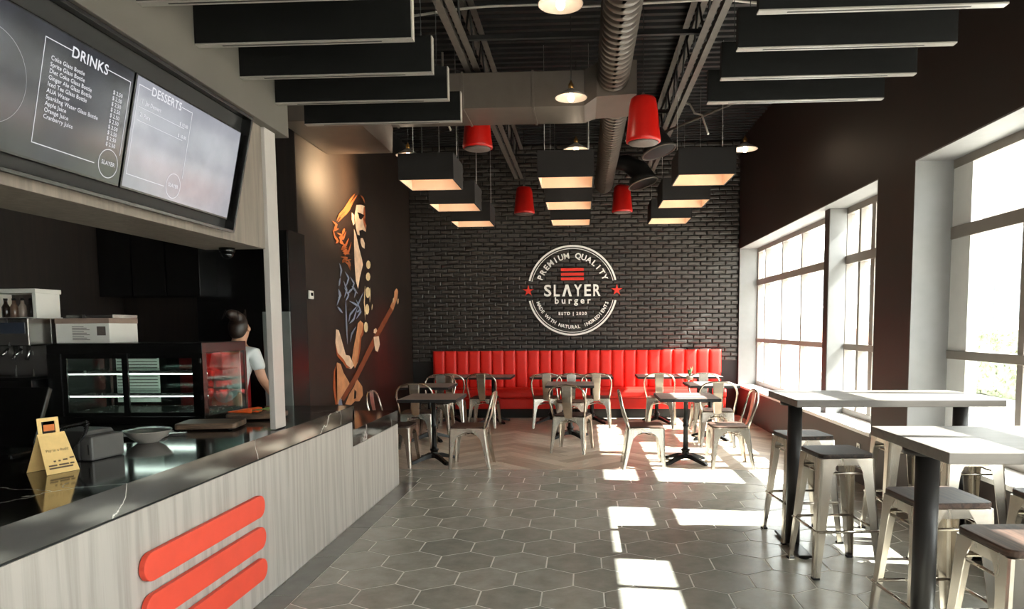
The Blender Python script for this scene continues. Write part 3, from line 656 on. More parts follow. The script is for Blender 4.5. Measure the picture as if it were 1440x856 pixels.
def spiral(y0, y1, x, z, r, label):
    d = empty('spiral_duct', (x, y0, z), 0, label, 'duct', 'round spiral ducts')
    prof = []; y = 0; L = y1-y0
    while y < L-.001: prof += [(r, y), (r, min(y+.100, L)), (r+.0012, min(y+.106, L)), (r, min(y+.112, L))]; y += .112
    MB().lathe(prof, n=28, axis='y').build('duct_shell', M['duct'], d)
spiral(YF+.02, 7.079, .30, 3.97, .155, 'taupe round spiral duct coming from overhead to the junction box')
spiral(7.822, 12.2, .36, 3.95, .15, 'taupe round spiral duct running from junction to brick wall')
rd = empty('rectangular_duct', (-1.3, 7.45, 3.72), 0, 'taupe rectangular duct crossing the room with junction to the round duct', 'duct')
def rp(mb, name, mat): mb.v = [(a+1.3, b-7.45, c-3.72) for a, b, c in mb.v]; return mb.build(name, mat, rd, .003)
rp(MB().box(-2.05, .02, 7.15, 7.75, 3.72, 4.06), 'duct_run', M['duct'])
for x in (-2.0, -1.2, -.5): rp(MB().box(x, x+.025, 7.14, 7.76, 3.71, 4.07), 'flange', M['duct'])
m = MB(); m.loft([[(.02, 7.15, 3.72), (.02, 7.75, 3.72), (.02, 7.75, 4.06), (.02, 7.15, 4.06)], [(.14, 7.08, 3.78), (.14, 7.82, 3.78), (.14, 7.82, 4.1), (.14, 7.08, 4.1)], [(.53, 7.08, 3.80), (.53, 7.82, 3.80), (.53, 7.82, 4.12), (.53, 7.08, 4.12)]], False)
rp(m, 'junction_box', M['duct'])
m = MB(); m.loft([[(-2.05, 7.15, 3.72), (-2.05, 7.75, 3.72), (-2.05, 7.75, 4.06), (-2.05, 7.15, 4.06)], [(-2.25, 7.1, 3.62), (-2.25, 8.45, 3.62), (-2.25, 8.45, 4.1), (-2.25, 7.1, 4.1)], [(-3.03, 7.1, 3.62), (-3.03, 8.45, 3.62), (-3.03, 8.45, 4.1), (-3.03, 7.1, 4.1)]], False)
rp(m, 'end_hopper', M['ductdark'] if False else M['duct'])
def drum(loc, lab):
    d = empty('drum_diffuser', loc, 0, lab, 'duct', 'black drum diffusers')
    a = Vector((.28, -.12, -.95)).normalized(); b = Vector((0, 0, 0))
    MB().tube([tuple(b-a*.30+Vector((-.36, 0, .03))), tuple(b-a*.30+Vector((-.18, 0, .03))), tuple(b-a*.20), tuple(b-a*.10), tuple(b)], [.09, .12, .15, .19, .215], 24).build('drum', M['ductdark'], d)
    e = a.cross(Vector((0, 1, 0))).normalized(); f = a.cross(e); ring = []
    for k in range(33):
        t = 2*math.pi*k/32; ring.append(tuple(b+(e*math.cos(t)+f*math.sin(t))*.22))
    MB().tube(ring, .014, 6, False).build('flange_ring', M['duct'], d)
drum((.99, 9.4, 3.80), 'black drum air diffuser with pale ring, nearer one right of the duct')
drum((.90, 10.72, 3.66), 'black drum air diffuser with pale ring, nearer to the brick wall')

# ------------------------------------------------------------------ hanging lamps
def point(name, parent, loc, e, c=(1, .74, .48), r=.03):
    l = bpy.data.lights.new(name, 'POINT'); l.energy = e; l.color = c; l.shadow_soft_size = r
    o = bpy.data.objects.new(name, l); COL.objects.link(o); o.parent = parent; o.location = loc; return o
def build_shades():
    t = empty('box_pendant', (0, 0, 0), 0, 'x', 'pendant lamp', 'dark box shade pendants over the dining tables')
    s, h, k = .30, .28, .012
    for nm, b in (('shade_side', (-s, s, -s, -s+k)), ('shade_side', (-s, s, s-k, s)), ('shade_side', (-s, -s+k, -s+k, s-k)), ('shade_side', (s-k, s, -s+k, s-k))):
        sd = MB().box(b[0], b[1], b[2], b[3], 0, h).build(nm, M['shadeout'], t)
        cx, cy = (b[0]+b[1])/2, (b[2]+b[3])/2
        if b[1]-b[0] > .1: y = cy+(k/2+.002)*(1 if cy < 0 else -1); MB().box(-s+k+.002, s-k-.002, min(y, y-.002), max(y, y-.002), .0, h-k).build('lining', M['shadein'], sd)
        else: x = cx+(k/2+.002)*(1 if cx < 0 else -1); MB().box(min(x, x-.002), max(x, x-.002), -s+k+.004, s-k-.004, .0, h-k).build('lining', M['shadein'], sd)
    MB().box(-s+k, s-k, -s+k, s-k, h-k, h).build('top_panel', M['shadein'], t)
    m = MB()
    for a, b in ((-.1, .0), (.1, .0)): m.lathe([(.012, .19), (.03, .16), (.034, .13), (.02, .105), (0.002, .10)], (a, b, 0), 12)
    m.build('bulbs', M['bulbdim'], t)
    MB().lathe([(.012, .19), (.022, .21), (.022, h-k)], (-.1, 0, 0), 10).lathe([(.012, .19), (.022, .21), (.022, h-k)], (.1, 0, 0), 10).build('sockets', M['black'], t)
    for x in (-.25, .25): MB().tube([(x, .2, h), (x, .2, ZC-3.14-.01)], .0035, 5).build('cable', M['steelcable'], t)
    point('lamp_light', t, (0, 0, .12), .33, (1, .87, .76))
    side = {-1.68: 'left row', -.18: 'centre row', 1.31: 'window side row'}; row = {7.95: 'nearest', 9.45: 'middle', 10.95: 'farthest'}
    place_all(t, [((x, y, 3.14), 0, row[y]+' dark box pendant shade in the '+side[x]) for x in side for y in row])
build_shades()
def build_speakers():
    t = empty('pendant_speaker', (0, 0, 0), 0, 'x', 'speaker', 'red pendant speakers')
    MB().lathe([(.05, .425), (.105, .42), (.122, .40), (.135, .33), (.158, .10), (.168, .03), (.166, .005), (.155, 0)], n=28).build('shell', M['redpaint'], t)
    MB().lathe([(.148, -.002), (.14, -.012), (.06, -.018), (.004, -.019)], n=28).build('grille', M['grille'], t)
    MB().tube([(0, 0, .42), (0, 0, ZC-3.32)], .004, 5).build('cable', M['black'], t)
    MB().lathe([(.02, .42), (.02, .45), (.006, .47)], n=12).build('cable_gland', M['steelcable'], t)
    place_all(t, [((-1.165, 8.0, 3.54), 0, 'red pendant speaker partly hidden behind the rectangular duct'), ((.585, 7.0, 3.315), 0, 'red pendant speaker just right of the duct junction, largest'),
                  ((-.945, 11.6, 3.385), 0, 'small red pendant speaker before the brick wall, left of the sign'), ((.635, 11.6, 3.385), 0, 'small red pendant speaker before the brick wall, right of the sign')])
build_speakers()
def build_cones():
    t = empty('cone_pendant', (0, 0, 0), 0, 'x', 'pendant lamp', 'pale cone pendant lamps')
    m = MB(); m.lathe([(.150, 0), (.152, .006), (.035, .075), (.022, .085)], n=28, caps=False); m.lathe([(.147, .001), (.033, .068), (.004, .07)], n=28, caps=False)
    m.build('shade', M['enamel'], t)
    MB().lathe([(.008, .055), (.016, .04), (.030, .008), (.030, -.010), (.018, -.030), (.002, -.036)], n=16).build('bulb', M['bulb'], t)
    MB().lathe([(.02, .083), (.024, .10), (.024, .125), (.012, .14), (.006, .16)], n=14).build('socket', M['brass'], t)
    MB().tube([(0, 0, .15), (0, 0, ZC-3.67)], .004, 5).build('cord', M['black'], t)
    point('lamp_light', t, (0, 0, -.13), .5, (1, .8, .58))
    place_all(t, [((-.104, 6.756, 3.67), 0, 'cone pendant lamp in front of the rectangular duct'), ((-.078, 8.69, 3.67), 0, 'cone pendant lamp behind the duct, above the centre shades'),
                  ((-2.147, 8.80, 3.67), 0, 'cone pendant lamp near the mural above the left shades'), ((1.96, 8.83, 3.67), 0, 'cone pendant lamp beside the dark window wall'), ((-.141, 4.84, 3.67), 0, 'cone pendant lamp cut by the top picture edge')])
build_cones()
# adjustable spot that washes the mural
sp = empty('spotlight', (-2.02, 9.0, 3.50), 0, 'small adjustable spotlight under the duct aimed at the mural', 'spotlight')
MB().tube([(0, 0, 1.198), (0, 0, .04)], .008, 6).build('stem', M['black'], sp)
MB().tube([(.05, .02, .03), (-.09, -.05, -.05)], [.035, .042], 14).build('can', M['black'], sp)
sl2 = bpy.data.lights.new('mural_spot', 'SPOT'); sl2.energy = 75; sl2.color = (1, .66, .36); sl2.spot_size = R(105); sl2.spot_blend = .8; sl2.shadow_soft_size = .03
so2 = bpy.data.objects.new('mural_spot', sl2); COL.objects.link(so2); so2.parent = sp; so2.location = (-.12, -.065, -.07)
so2.rotation_euler = Vector((-.80, -.12, .0)).to_track_quat('-Z', 'Y').to_euler()
# ------------------------------------------------------------------ round sign painted on the brick wall
def build_sign():
    cx, cz = -.184, 2.187; yy = YB-.0415
    t = empty('wall_sign', (cx, yy, cz), 0, 'round white and red burger restaurant emblem on the black brick wall', 'sign')
    def paint(name, geos, mat):
        m = MB()
        for vs, fs in geos:
            k = len(m.v); m.add([(p[0], 0, p[1]) for p in vs], fs)
        o = m.build(name, mat, t)
        so_ = o.modifiers.new('thickness', 'SOLIDIFY'); so_.thickness = .003; so_.offset = 0
        return o
    for r0, r1 in ((.755, .787), (.722, .734)):
        paint('ring_arc', [ring_geo(r0, r1, 13, 167, 64)], M['white']); paint('ring_arc', [ring_geo(r0, r1, 193, 347, 64)], M['white'])
    for sx in (-1, 1):
        pts = []
        for k in range(10):
            a = R(90+36*k); r = .105 if k % 2 == 0 else .036; pts.append((sx*.775+r*math.cos(a), r*math.sin(a)))
        c = (sx*.775, 0); paint('star', [([c]+pts, [(0, 1+k, 1+(k+1) % 10) for k in range(10)])], M['signred'])
    for z in (.285, .365-.16+.16, .0+.205): pass
    for z in (.178, .258, .338): paint('red_bar', [rect_geo(-.20, .20, z, z+.05)], M['signred'])
    # SLAYER, its A drawn without a crossbar
    geos = []; x = -.50
    H = .205
    for ch, wd in (('S', .15), ('L', .125), ('A', .185), ('Y', .16), ('E', .135), ('R', .145)):
        if ch == 'A': geos.append(([(x, -.10), (x+.045, -.10), (x+.085, .04), (x+.125, -.10), (x+.17, -.10), (x+.108, -.10+H), (x+.062, -.10+H)], [(0, 1, 2, 6), (2, 5, 6), (2, 3, 4, 5)]))
        else:
            vs, fs = text_geo(ch, 1.0, 1, .022); x0 = min(p[0] for p in vs); x1 = max(p[0] for p in vs); y0 = min(p[1] for p in vs); y1 = max(p[1] for p in vs)
            geos.append(([(x+(p[0]-x0)/(x1-x0)*(wd-.02), -.10+(p[1]-y0)/(y1-y0)*H) for p in vs], fs))
        x += wd+.022
    for g_ in geos: paint('letter', [g_], M['white'])
    def line(s, size, z, spacing, bold=.01, name='lettering'):
        vs, fs = text_geo(s, size, spacing, bold, 'CENTER'); tag(paint(name, [([(p[0], p[1]+z) for p in vs], fs)], M['white']), kind='stuff')
    line('burger', .155, -.225, 1.55, .004); line('ESTD | 2020', .072, -.425, 1.35, .003)
    def arc(s, size, r, a0, a1, bottom=False):
        geos = []; n = len(s)
        for k, ch in enumerate(s):
            if ch == ' ': continue
            vs, fs = text_geo(ch, size, 1, size*.03, 'CENTER'); a = R(a0+(a1-a0)*k/(n-1))
            if bottom: ux, uy, vx, vy = -math.sin(a), math.cos(a), -math.cos(a), -math.sin(a)
            else: ux, uy, vx, vy = math.sin(a), -math.cos(a), math.cos(a), math.sin(a)
            geos.append(([(r*math.cos(a)+p[0]*ux+p[1]*vx, r*math.sin(a)+p[0]*uy+p[1]*vy) for p in vs], fs))
        tag(paint('lettering', geos, M['white']), kind='stuff')
    arc('PREMIUM QUALITY', .135, .56, 158, 22); arc('MADE WITH NATURAL INGREDIENTS', .082, .665, 200, 340, True)
build_sign()

# ------------------------------------------------------------------ painted mural on the side wall
def build_mural():
    m, nt, b = nodes('mural_ground')
    v = coords(nt, world=True); f = noise(nt, v, 2.5, 7, .7); f2 = noise(nt, v, 1.2, 5, .6)
    dark = ramp(nt, f, [(.3, lin((26, 18, 15))), (.75, lin((50, 37, 28)))])
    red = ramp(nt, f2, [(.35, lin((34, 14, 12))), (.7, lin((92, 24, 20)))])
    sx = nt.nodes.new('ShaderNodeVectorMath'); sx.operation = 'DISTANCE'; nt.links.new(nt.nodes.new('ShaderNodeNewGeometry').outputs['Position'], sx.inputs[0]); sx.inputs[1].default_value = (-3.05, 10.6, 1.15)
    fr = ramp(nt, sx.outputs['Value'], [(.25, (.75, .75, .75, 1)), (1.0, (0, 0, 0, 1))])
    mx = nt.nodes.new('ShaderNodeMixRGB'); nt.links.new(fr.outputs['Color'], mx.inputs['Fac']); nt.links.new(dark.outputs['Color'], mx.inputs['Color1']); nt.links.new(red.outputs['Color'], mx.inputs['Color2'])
    nt.links.new(mx.outputs['Color'], b.inputs['Base Color']); b.inputs['Roughness'].default_value = .5; bump(nt, b, f, .15, .004)
    t = empty('wall_mural_painting', (-3.045, 10, 0), 0, 'tall painted mural of a long-haired bass player on the dark side wall', 'mural')
    MB().box(-.004, .004, 7.50-10+.001, YB-.04-10, 0.004, 4.4).build('painted_ground', m, t)
    pal = {'hairdark': (34, 20, 14), 'skin': (232, 196, 164), 'rust': (178, 88, 46), 'ink': (24, 16, 13), 'tan': (206, 142, 98), 'brown': (134, 68, 40), 'blue': (128, 138, 160), 'cream': (224, 196, 150), 'orange': (172, 94, 50)}
    mats = {k: plain('mural_'+k, c, .5, var=.18, scale=9) for k, c in pal.items()}
    z = .0055
    for name, c, pts in MURAL_POLYS:
        n = len(pts); mb = MB()
        bm = bmesh.new(); vs = [bm.verts.new((z, y-10, h)) for y, h in pts]; fc = bm.faces.new(vs); bmesh.ops.triangulate(bm, faces=[fc])
        me = bpy.data.meshes.new(name); bm.to_mesh(me); bm.free(); me.materials.append(mats[c]); put(name, me, t); z += .0004
    groups = {}
    for c, wd, pts in MURAL_STROKES: groups.setdefault(c, []).append((wd, pts))
    for c, L in groups.items():
        mb = MB()
        for wd, pts in L:
            q = []
            for i in range(len(pts)-1):
                for k in range(4): s = k/4; q.append((pts[i][0]*(1-s)+pts[i+1][0]*s, pts[i][1]*(1-s)+pts[i+1][1]*s))
            q.append(pts[-1]); n = len(q); vs = []
            for i, (y, h) in enumerate(q):
                a, b2 = q[max(0, i-1)], q[min(n-1, i+1)]; dx, dy = b2[0]-a[0], b2[1]-a[1]; l = math.hypot(dx, dy) or 1
                k = wd*math.sin(math.pi*(i+.35)/(n-.3))*1.0; vs += [(z, y-10-dy/l*k*1.7, h+dx/l*k), (z, y-10+dy/l*k*1.7, h-dx/l*k)]
            mb.add(vs, [(2*i, 2*i+1, 2*i+3, 2*i+2) for i in range(n-1)]); z += .00005
        mb.build({'orange': 'hair_strands', 'blue': 'jacket_lines', 'cream': 'strap_lines'}[c], mats[c], t)
build_mural()
th = empty('thermostat', (-3.035, 7.76, 1.93), 0, 'small white thermostat on the mural wall', 'thermostat')
MB().box(0, .025, -.06, .06, -.045, .045).build('cover', M['plastic'], th, .008); MB().box(.025, .027, -.03, .03, -.012, .022).build('display', M['satin'], th)

# ------------------------------------------------------------------ red banquettes
def build_bench(x0, x1, n, label):
    L = x1-x0; yb = YB-.043
    t = empty('banquette', (x0+L/2, 11.95, 0), 0, label, 'banquette', 'red channelled banquettes')
    o = Vector(t.location)
    def bp(mb, name, mat, bev=0): mb.v = [tuple(Vector(p)-o) for p in mb.v]; return mb.build(name, mat, t, bev)
    bp(MB().box(x0+.01, x1-.01, 12.02, yb, 0.001, .155), 'plinth', M['black'])
    bp(MB().box(x0, x1, 11.96, yb, .157, .335), 'seat_base', M['redvinyl'], .012)
    m = MB(); sec = [(11.955, .34), (11.935, .37), (11.935, .44), (11.955, .485), (12.0, .50), (12.36, .50), (12.38, .485), (12.38, .34)]
    m.loft([[(x0, y, z) for y, z in sec], [(x1, y, z) for y, z in sec]], False); bp(m, 'seat_cushion', M['redvinyl'], .01)
    bp(MB().box(x0, x1, 12.425, yb, .50, 1.135), 'back_board', M['redvinyl'], .006)
    w_ = L/n
    mm = MB(); sec = []
    for k in range(9):
        a = -1+2*k/8; sec.append((a*(w_/2-.002), -.020*(1-abs(a)**6)))
    ring = lambda z, s: [(x*(1 if s > .3 else .985), y*s, z) for x, y in sec]+[(w_/2-.002, .03, z), (-w_/2+.002, .03, z)]
    mm.loft([ring(.485, .75), ring(.52, 1), ring(1.06, 1), ring(1.10, .85), ring(1.13, .45), ring(1.14, .1)])
    me = mm.mesh('back_channel', M['redvinyl'])
    for k in range(n):
        put('back_channel', me, t, 0, tuple(Vector((x0+w_*(k+.5), 12.40, 0))-o))
build_bench(-2.665, -.145, 12, 'long red vinyl banquette under the left half of the brick wall')
build_bench(-.135, 2.40, 12, 'long sunlit red vinyl banquette under the right half of the brick wall')

# ------------------------------------------------------------------ dining tables
def table_proto():
    t = empty('dining_table', (0, 0, 0), 0, 'x', 'table', 'small grey topped pedestal dining tables')
    tp = MB().box(-.325, .325, -.36, .36, .735, .762).build('tabletop', M['topwood'], t, .002)
    m = MB()
    for b in ((-.33, .33, -.365, -.36), (-.33, .33, .36, .365), (-.33, -.325, -.36, .36), (.325, .33, -.36, .36)): m.box(b[0], b[1], b[2], b[3], .728, .761)
    m.build('edge_band', M['black'], tp)
    MB().box(-.2, .2, -.2, .2, .722, .735).build('support_plate', M['castblack'], t)
    MB().lathe([(.06, .05), (.06, .085), (.045, .10), (.042, .125), (.052, .135), (.052, .15), (.034, .16), (.030, .20), (.027, .40), (.034, .41), (.034, .43), (.027, .44), (.027, .70), (.06, .722)], n=18).build('column', M['castblack'], t)
    sec = lambda r, w_, z0, z1: [(r, -w_, z0), (r, w_, z0), (r, w_*.75, z1), (r, -w_*.75, z1)]
    m = MB(); m.loft([sec(.03, .03, .05, .10), sec(.10, .027, .045, .095), sec(.19, .024, .025, .065), sec(.26, .026, .008, .042), sec(.29, .03, .004, .036), sec(.315, .022, .004, .022)], False)
    me = m.mesh('foot', M['castblack']); gl = MB().lathe([(.018, 0), (.018, .006)], (.295, 0, 0), 10).mesh('glide', M['black'])
    for k in range(4):
        f = put('foot', me, t); f.rotation_euler[2] = R(40+90*k); put('glide', gl, f)
    return t
TB = [((-1.735, 8.05, 0), 0, 'front dining table beside the counter end, with chairs left and right'), ((1.165, 8.05, 0), 0, 'front dining table in the sunlight near the window side'),
      ((-.185, 9.85, 0), 0, 'middle dining table in the centre of the room'), ((-2.13, 9.65, 0), 0, 'middle dining table near the mural'), ((1.74, 9.75, 0), 0, 'middle dining table by the windows with a small plant on it'),
      ((-2.14, 11.48, 0), 0, 'dining table at the left banquette end nearest the mural'), ((-1.475, 11.46, 0), 0, 'dining table at the left banquette, right half of a pushed together pair'),
      ((-.52, 11.45, 0), 0, 'dining table at the banquette below the sign, left half of the centre pair'), ((.14, 11.44, 0), 0, 'dining table at the banquette below the sign, right half of the centre pair'),
      ((1.185, 11.42, 0), 0, 'dining table at the right banquette, left half of the window side pair'), ((1.85, 11.42, 0), 0, 'dining table at the right banquette end nearest the windows')]
place_all(table_proto(), TB)

# ------------------------------------------------------------------ metal chairs and stools
def leg_mesh(name, top, bot, zs, ws, sx, sy, mat):
    rings = []; z_top = zs[0]
    for z, w_ in zip(zs, ws):
        s = 1-(z/z_top); s = s**1.15
        px, py = top[0]+(bot[0]-top[0])*s, top[1]+(bot[1]-top[1])*s
        t_, c = .005, min(.016, w_*.4)
        prof = [(-w_, 0), (-c, 0), (-c*.3, -c*.3), (0, -c), (0, -w_), (-t_, -w_), (-t_, -c-.002), (-c*.3-t_, -c*.3-t_), (-c-.002, -t_), (-w_, -t_)]
        ring = [(sx*(px+a), sy*(py+b), z) for a, b in prof]
        rings.append(ring if sx*sy > 0 else ring[::-1])
    return MB().loft(rings, False).mesh(name, mat)
def chair_proto():
    t = empty('metal_chair', (0, 0, 0), 0, 'x', 'chair', 'gunmetal dining chairs with wooden seats')
    g = M['gun']
    m = MB(); pts = rrect(.37, .37, .05, 5); m.prism([(x, y+.01) for x, y in pts], .449, .468); m.build('seat', M['seatwood'], t, .005)
    m = MB(); o_ = rrect(.385, .385, .055, 5); i_ = rrect(.372, .372, .05, 5); n = len(o_)
    m.add([(x, y+.01, .412) for x, y in o_]+[(x, y+.01, .448) for x, y in o_]+[(x, y+.01, .448) for x, y in i_]+[(x, y+.01, .412) for x, y in i_],
          [(k*n+i, k*n+(i+1) % n, ((k+1) % 4)*n+(i+1) % n, ((k+1) % 4)*n+i) for k in range(4) for i in range(n)]); m.build('seat_pan', g, t)
    zs = [.445, .41, .375, .33, .25, .12, .03, .001]; ws = [.185, .15, .095, .068, .055, .045, .036, .036]
    for sx in (-1, 1):
        for sy in (-1, 1):
            bt = (.212, .215) if sy > 0 else (.212, .245)
            tp = (.192, .20) if sy > 0 else (.192, .185)
            put('leg', leg_mesh('leg', tp, bt, zs, ws, sx, sy, g), t)
    h = [(-.182, -.165, .445), (-.196, -.195, .54), (-.212, -.225, .64), (-.216, -.243, .70), (-.208, -.254, .75), (-.184, -.262, .795), (-.14, -.268, .825), (-.075, -.271, .842), (0, -.272, .847)]
    h = h+[(-x, y, z) for x, y, z in h[-2::-1]]
    MB().tube(h, .0125, 8).build('back_hoop', g, t)
    rings = []
    for s in range(7):
        u = s/6; z = .43+(.84-.43)*u; y = -.178-(.268-.178)*u-.02*math.sin(u*math.pi); w_ = .046+.022*u
        rings.append([(-w_, y, z), (-w_*.8, y-.006, z), (w_*.8, y-.006, z), (w_, y, z), (w_, y+.004, z), (-w_, y+.004, z)])
    MB().loft(rings, False).build('back_splat', g, t)
    for a, b in (((-.17, .17), (.17, -.18)), ((.17, .17), (-.17, -.18))): MB().tube([(a[0], a[1], .345), (0, 0, .37), (b[0], b[1], .345)], .006, 6).build('brace', g, t)
    return t
CH = [((-2.13, 7.86, 0), -90, 'metal chair half hidden behind the counter end, facing the front left table'), ((-1.265, 7.80, 0), 90, 'metal chair seen in profile right of the front left table'),
      ((-2.17, 9.10, 0), 4, 'metal chair with its back to the viewer at the table near the mural'), ((-2.16, 10.28, 0), 180, 'metal chair facing the viewer behind the table near the mural'),
      ((-2.07, 10.95, 0), 3, 'metal chair with its back to the viewer at the banquette table nearest the mural'), ((-1.55, 10.98, 0), -4, 'metal chair with its back to the viewer at the left banquette, before clear red vinyl'),
      ((-.14, 8.78, 0), -14, 'metal chair turned slightly, back to the viewer, at the central middle table'), ((-.58, 10.97, 0), 4, 'metal chair back to viewer at the banquette below the sign, left one'),
      ((.21, 10.97, 0), -3, 'metal chair back to viewer at the banquette below the sign, right one'), ((-.18, 10.36, 0), 180, 'metal chair facing the viewer behind the central middle table'),
      ((.67, 7.81, 0), -90, 'metal chair seen in profile left of the sunlit front table'), ((1.60, 7.83, 0), 90, 'metal chair seen in profile right of the sunlit front table'),
      ((1.73, 9.22, 0), -6, 'metal chair with its back to the viewer at the middle table by the windows'), ((1.80, 10.38, 0), 180, 'metal chair facing the viewer behind the plant table by the windows'),
      ((1.20, 10.95, 0), -12, 'metal chair turned slightly at the right banquette table, sunlit')]
_chair = chair_proto(); _chair.scale = (1.07, 1.03, 1.0)
place_all(_chair, CH)
def stool_proto():
    t = empty('bar_stool', (0, 0, 0), 0, 'x', 'stool', 'gunmetal bar stools with wooden seats')
    g = M['gun']
    MB().prism(rrect(.34, .34, .045, 5), .738, .765).build('seat', M['seatwood'], t, .006)
    m = MB(); o_ = rrect(.335, .335, .045, 5); i_ = rrect(.31, .31, .04, 5); n = len(o_)
    m.add([(x, y, .695) for x, y in o_]+[(x, y, .737) for x, y in o_]+[(x, y, .737) for x, y in i_]+[(x, y, .695) for x, y in i_],
          [(k*n+i, k*n+(i+1) % n, ((k+1) % 4)*n+(i+1) % n, ((k+1) % 4)*n+i) for k in range(4) for i in range(n)]); m.build('seat_pan', g, t)
    zs = [.735, .70, .66, .60, .45, .28, .10, .02, .001]; ws = [.12, .10, .082, .074, .066, .056, .045, .04, .04]
    for sx in (-1, 1):
        for sy in (-1, 1):
            l = put('leg', leg_mesh('leg', (.168, .168), (.218, .218), zs, ws, sx, sy, g), t)
            MB().box(sx*.2-.02, sx*.2+.02, sy*.2-.02, sy*.2+.02, 0.001, .012).build('rubber_foot', M['black'], l)
    e = .192
    for a, b in (((-e, -e), (e, -e)), ((e, -e), (e, e)), ((e, e), (-e, e)), ((-e, e), (-e, -e))): MB().tube([(a[0], a[1], .29), (b[0], b[1], .29)], .009, 7).build('footrest', g, t)
    e = .155
    for a, b in (((-e, -e), (e, -e)), ((e, e), (-e, e)), ((-e, -e), (-e, e)), ((e, -e), (e, e))): MB().tube([(a[0], a[1], .645), (b[0], b[1], .645)], .007, 6).build('upper_brace', g, t)
    return t
ST = [((1.60, 5.20, 0), 6, 'bar stool at the far high table, farther one on the aisle side'), ((1.595, 4.50, 0), 5, 'bar stool at the far high table, nearer one on the aisle side'),
      ((2.33, 5.22, 0), 0, 'bar stool at the far high table, back one by the window'), ((2.36, 4.48, 0), 0, 'bar stool at the far high table, front one by the window'),
      ((1.63, 3.30, 0), 4, 'bar stool behind the black post of the near high table'), ((1.635, 2.64, 0), 3, 'large bar stool nearest to the viewer, cut by the lower right corner'),
      ((2.21, 3.28, 0), 0, 'bar stool at the right picture edge beyond the near high table')]
place_all(stool_proto(), ST)
def bar_proto():
    t = empty('high_table', (0, 0, 0), 0, 'x', 'table', 'long high bar tables by the windows')
    tp = MB().box(-.655, .655, -.36, .36, 1.022, 1.067).build('tabletop', M['bartop'], t, .003)
    for x in (-.56, .56):
        MB().lathe([(.048, .02), (.048, 1.0)], (x, 0, 0), 22).build('post', M['barpost'], t)
        MB().lathe([(.10, 1.0), (.10, 1.021)], (x, 0, 0), 22).build('mounting_plate', M['barpost'], t)
        m = MB(); m.box(x-.045, x+.045, -.30, .30, .008, .026); b = m.build('base_plate', M['castblack'], t, .006)
        for y in (-.27, .27): MB().lathe([(.03, .0), (.034, .004), (.03, .012)], (x, y, 0), 12).build('glide', M['black'], b)
    return t
place_all(bar_proto(), [((2.03, 4.955, 0), 0, 'far high bar table with pale grey top'), ((2.03, 3.06, 0), 0, 'near high bar table with thick pale top, cut by the right picture edge')])

# small plant in a copper stand
pl = empty('potted_plant', (1.50, 10.02, .763), 0, 'small green succulent in a copper wire stand on the window side table', 'plant')
MB().lathe([(.03, .03), (.042, .04), (.048, .09), (.043, .09), (.04, .06)], n=16).build('pot', plain('pale_clay_pot', (196, 188, 178), .7), pl)
for k in range(4):
    a = R(45+90*k); MB().tube([(.06*math.cos(a), .06*math.sin(a), .001), (.05*math.cos(a), .05*math.sin(a), .06)], .003, 5).build('stand_leg', M['brass'], pl)
MB().tube([(.05*math.cos(R(a)), .05*math.sin(R(a)), .06) for a in range(0, 361, 30)], .003, 5, False).build('stand_ring', M['brass'], pl)
lg = plain('succulent_green', (86, 112, 70), .5, var=.25, scale=30)
for k in range(11):
    a = k*137.5; l = .10+.05*(k % 3)/2; tlt = .25+.06*(k % 4)
    d = Vector((math.cos(R(a))*tlt, math.sin(R(a))*tlt, .9)).normalized(); s = d.cross(Vector((0, 0, 1))).normalized()
    base = Vector((0, 0, .08)); mid = base+d*l*.55
    m = MB(); m.loft([[tuple(base+s*.008), tuple(base-s*.008), tuple(base+d.cross(s)*.006)], [tuple(mid+s*.018), tuple(mid-s*.018), tuple(mid+d.cross(s)*.010)], [tuple(base+d*l+s*.001), tuple(base+d*l-s*.001), tuple(base+d*l+d.cross(s)*.001)]])
    m.build('leaf', lg, pl)
ot = empty('wall_outlet', (XR-.001, 7.0, .33), 0, 'small white outlet on the low wall under the window', 'outlet')
MB().box(-.008, 0, -.04, .04, -.06, .06).build('cover_plate', M['plastic'], ot, .003)
for z in (-.025, .025): MB().box(-.0095, -.008, -.014, .014, z-.012, z+.012).build('socket', M['black'], ot)
# ------------------------------------------------------------------ things on and behind the counter
ZT = .935
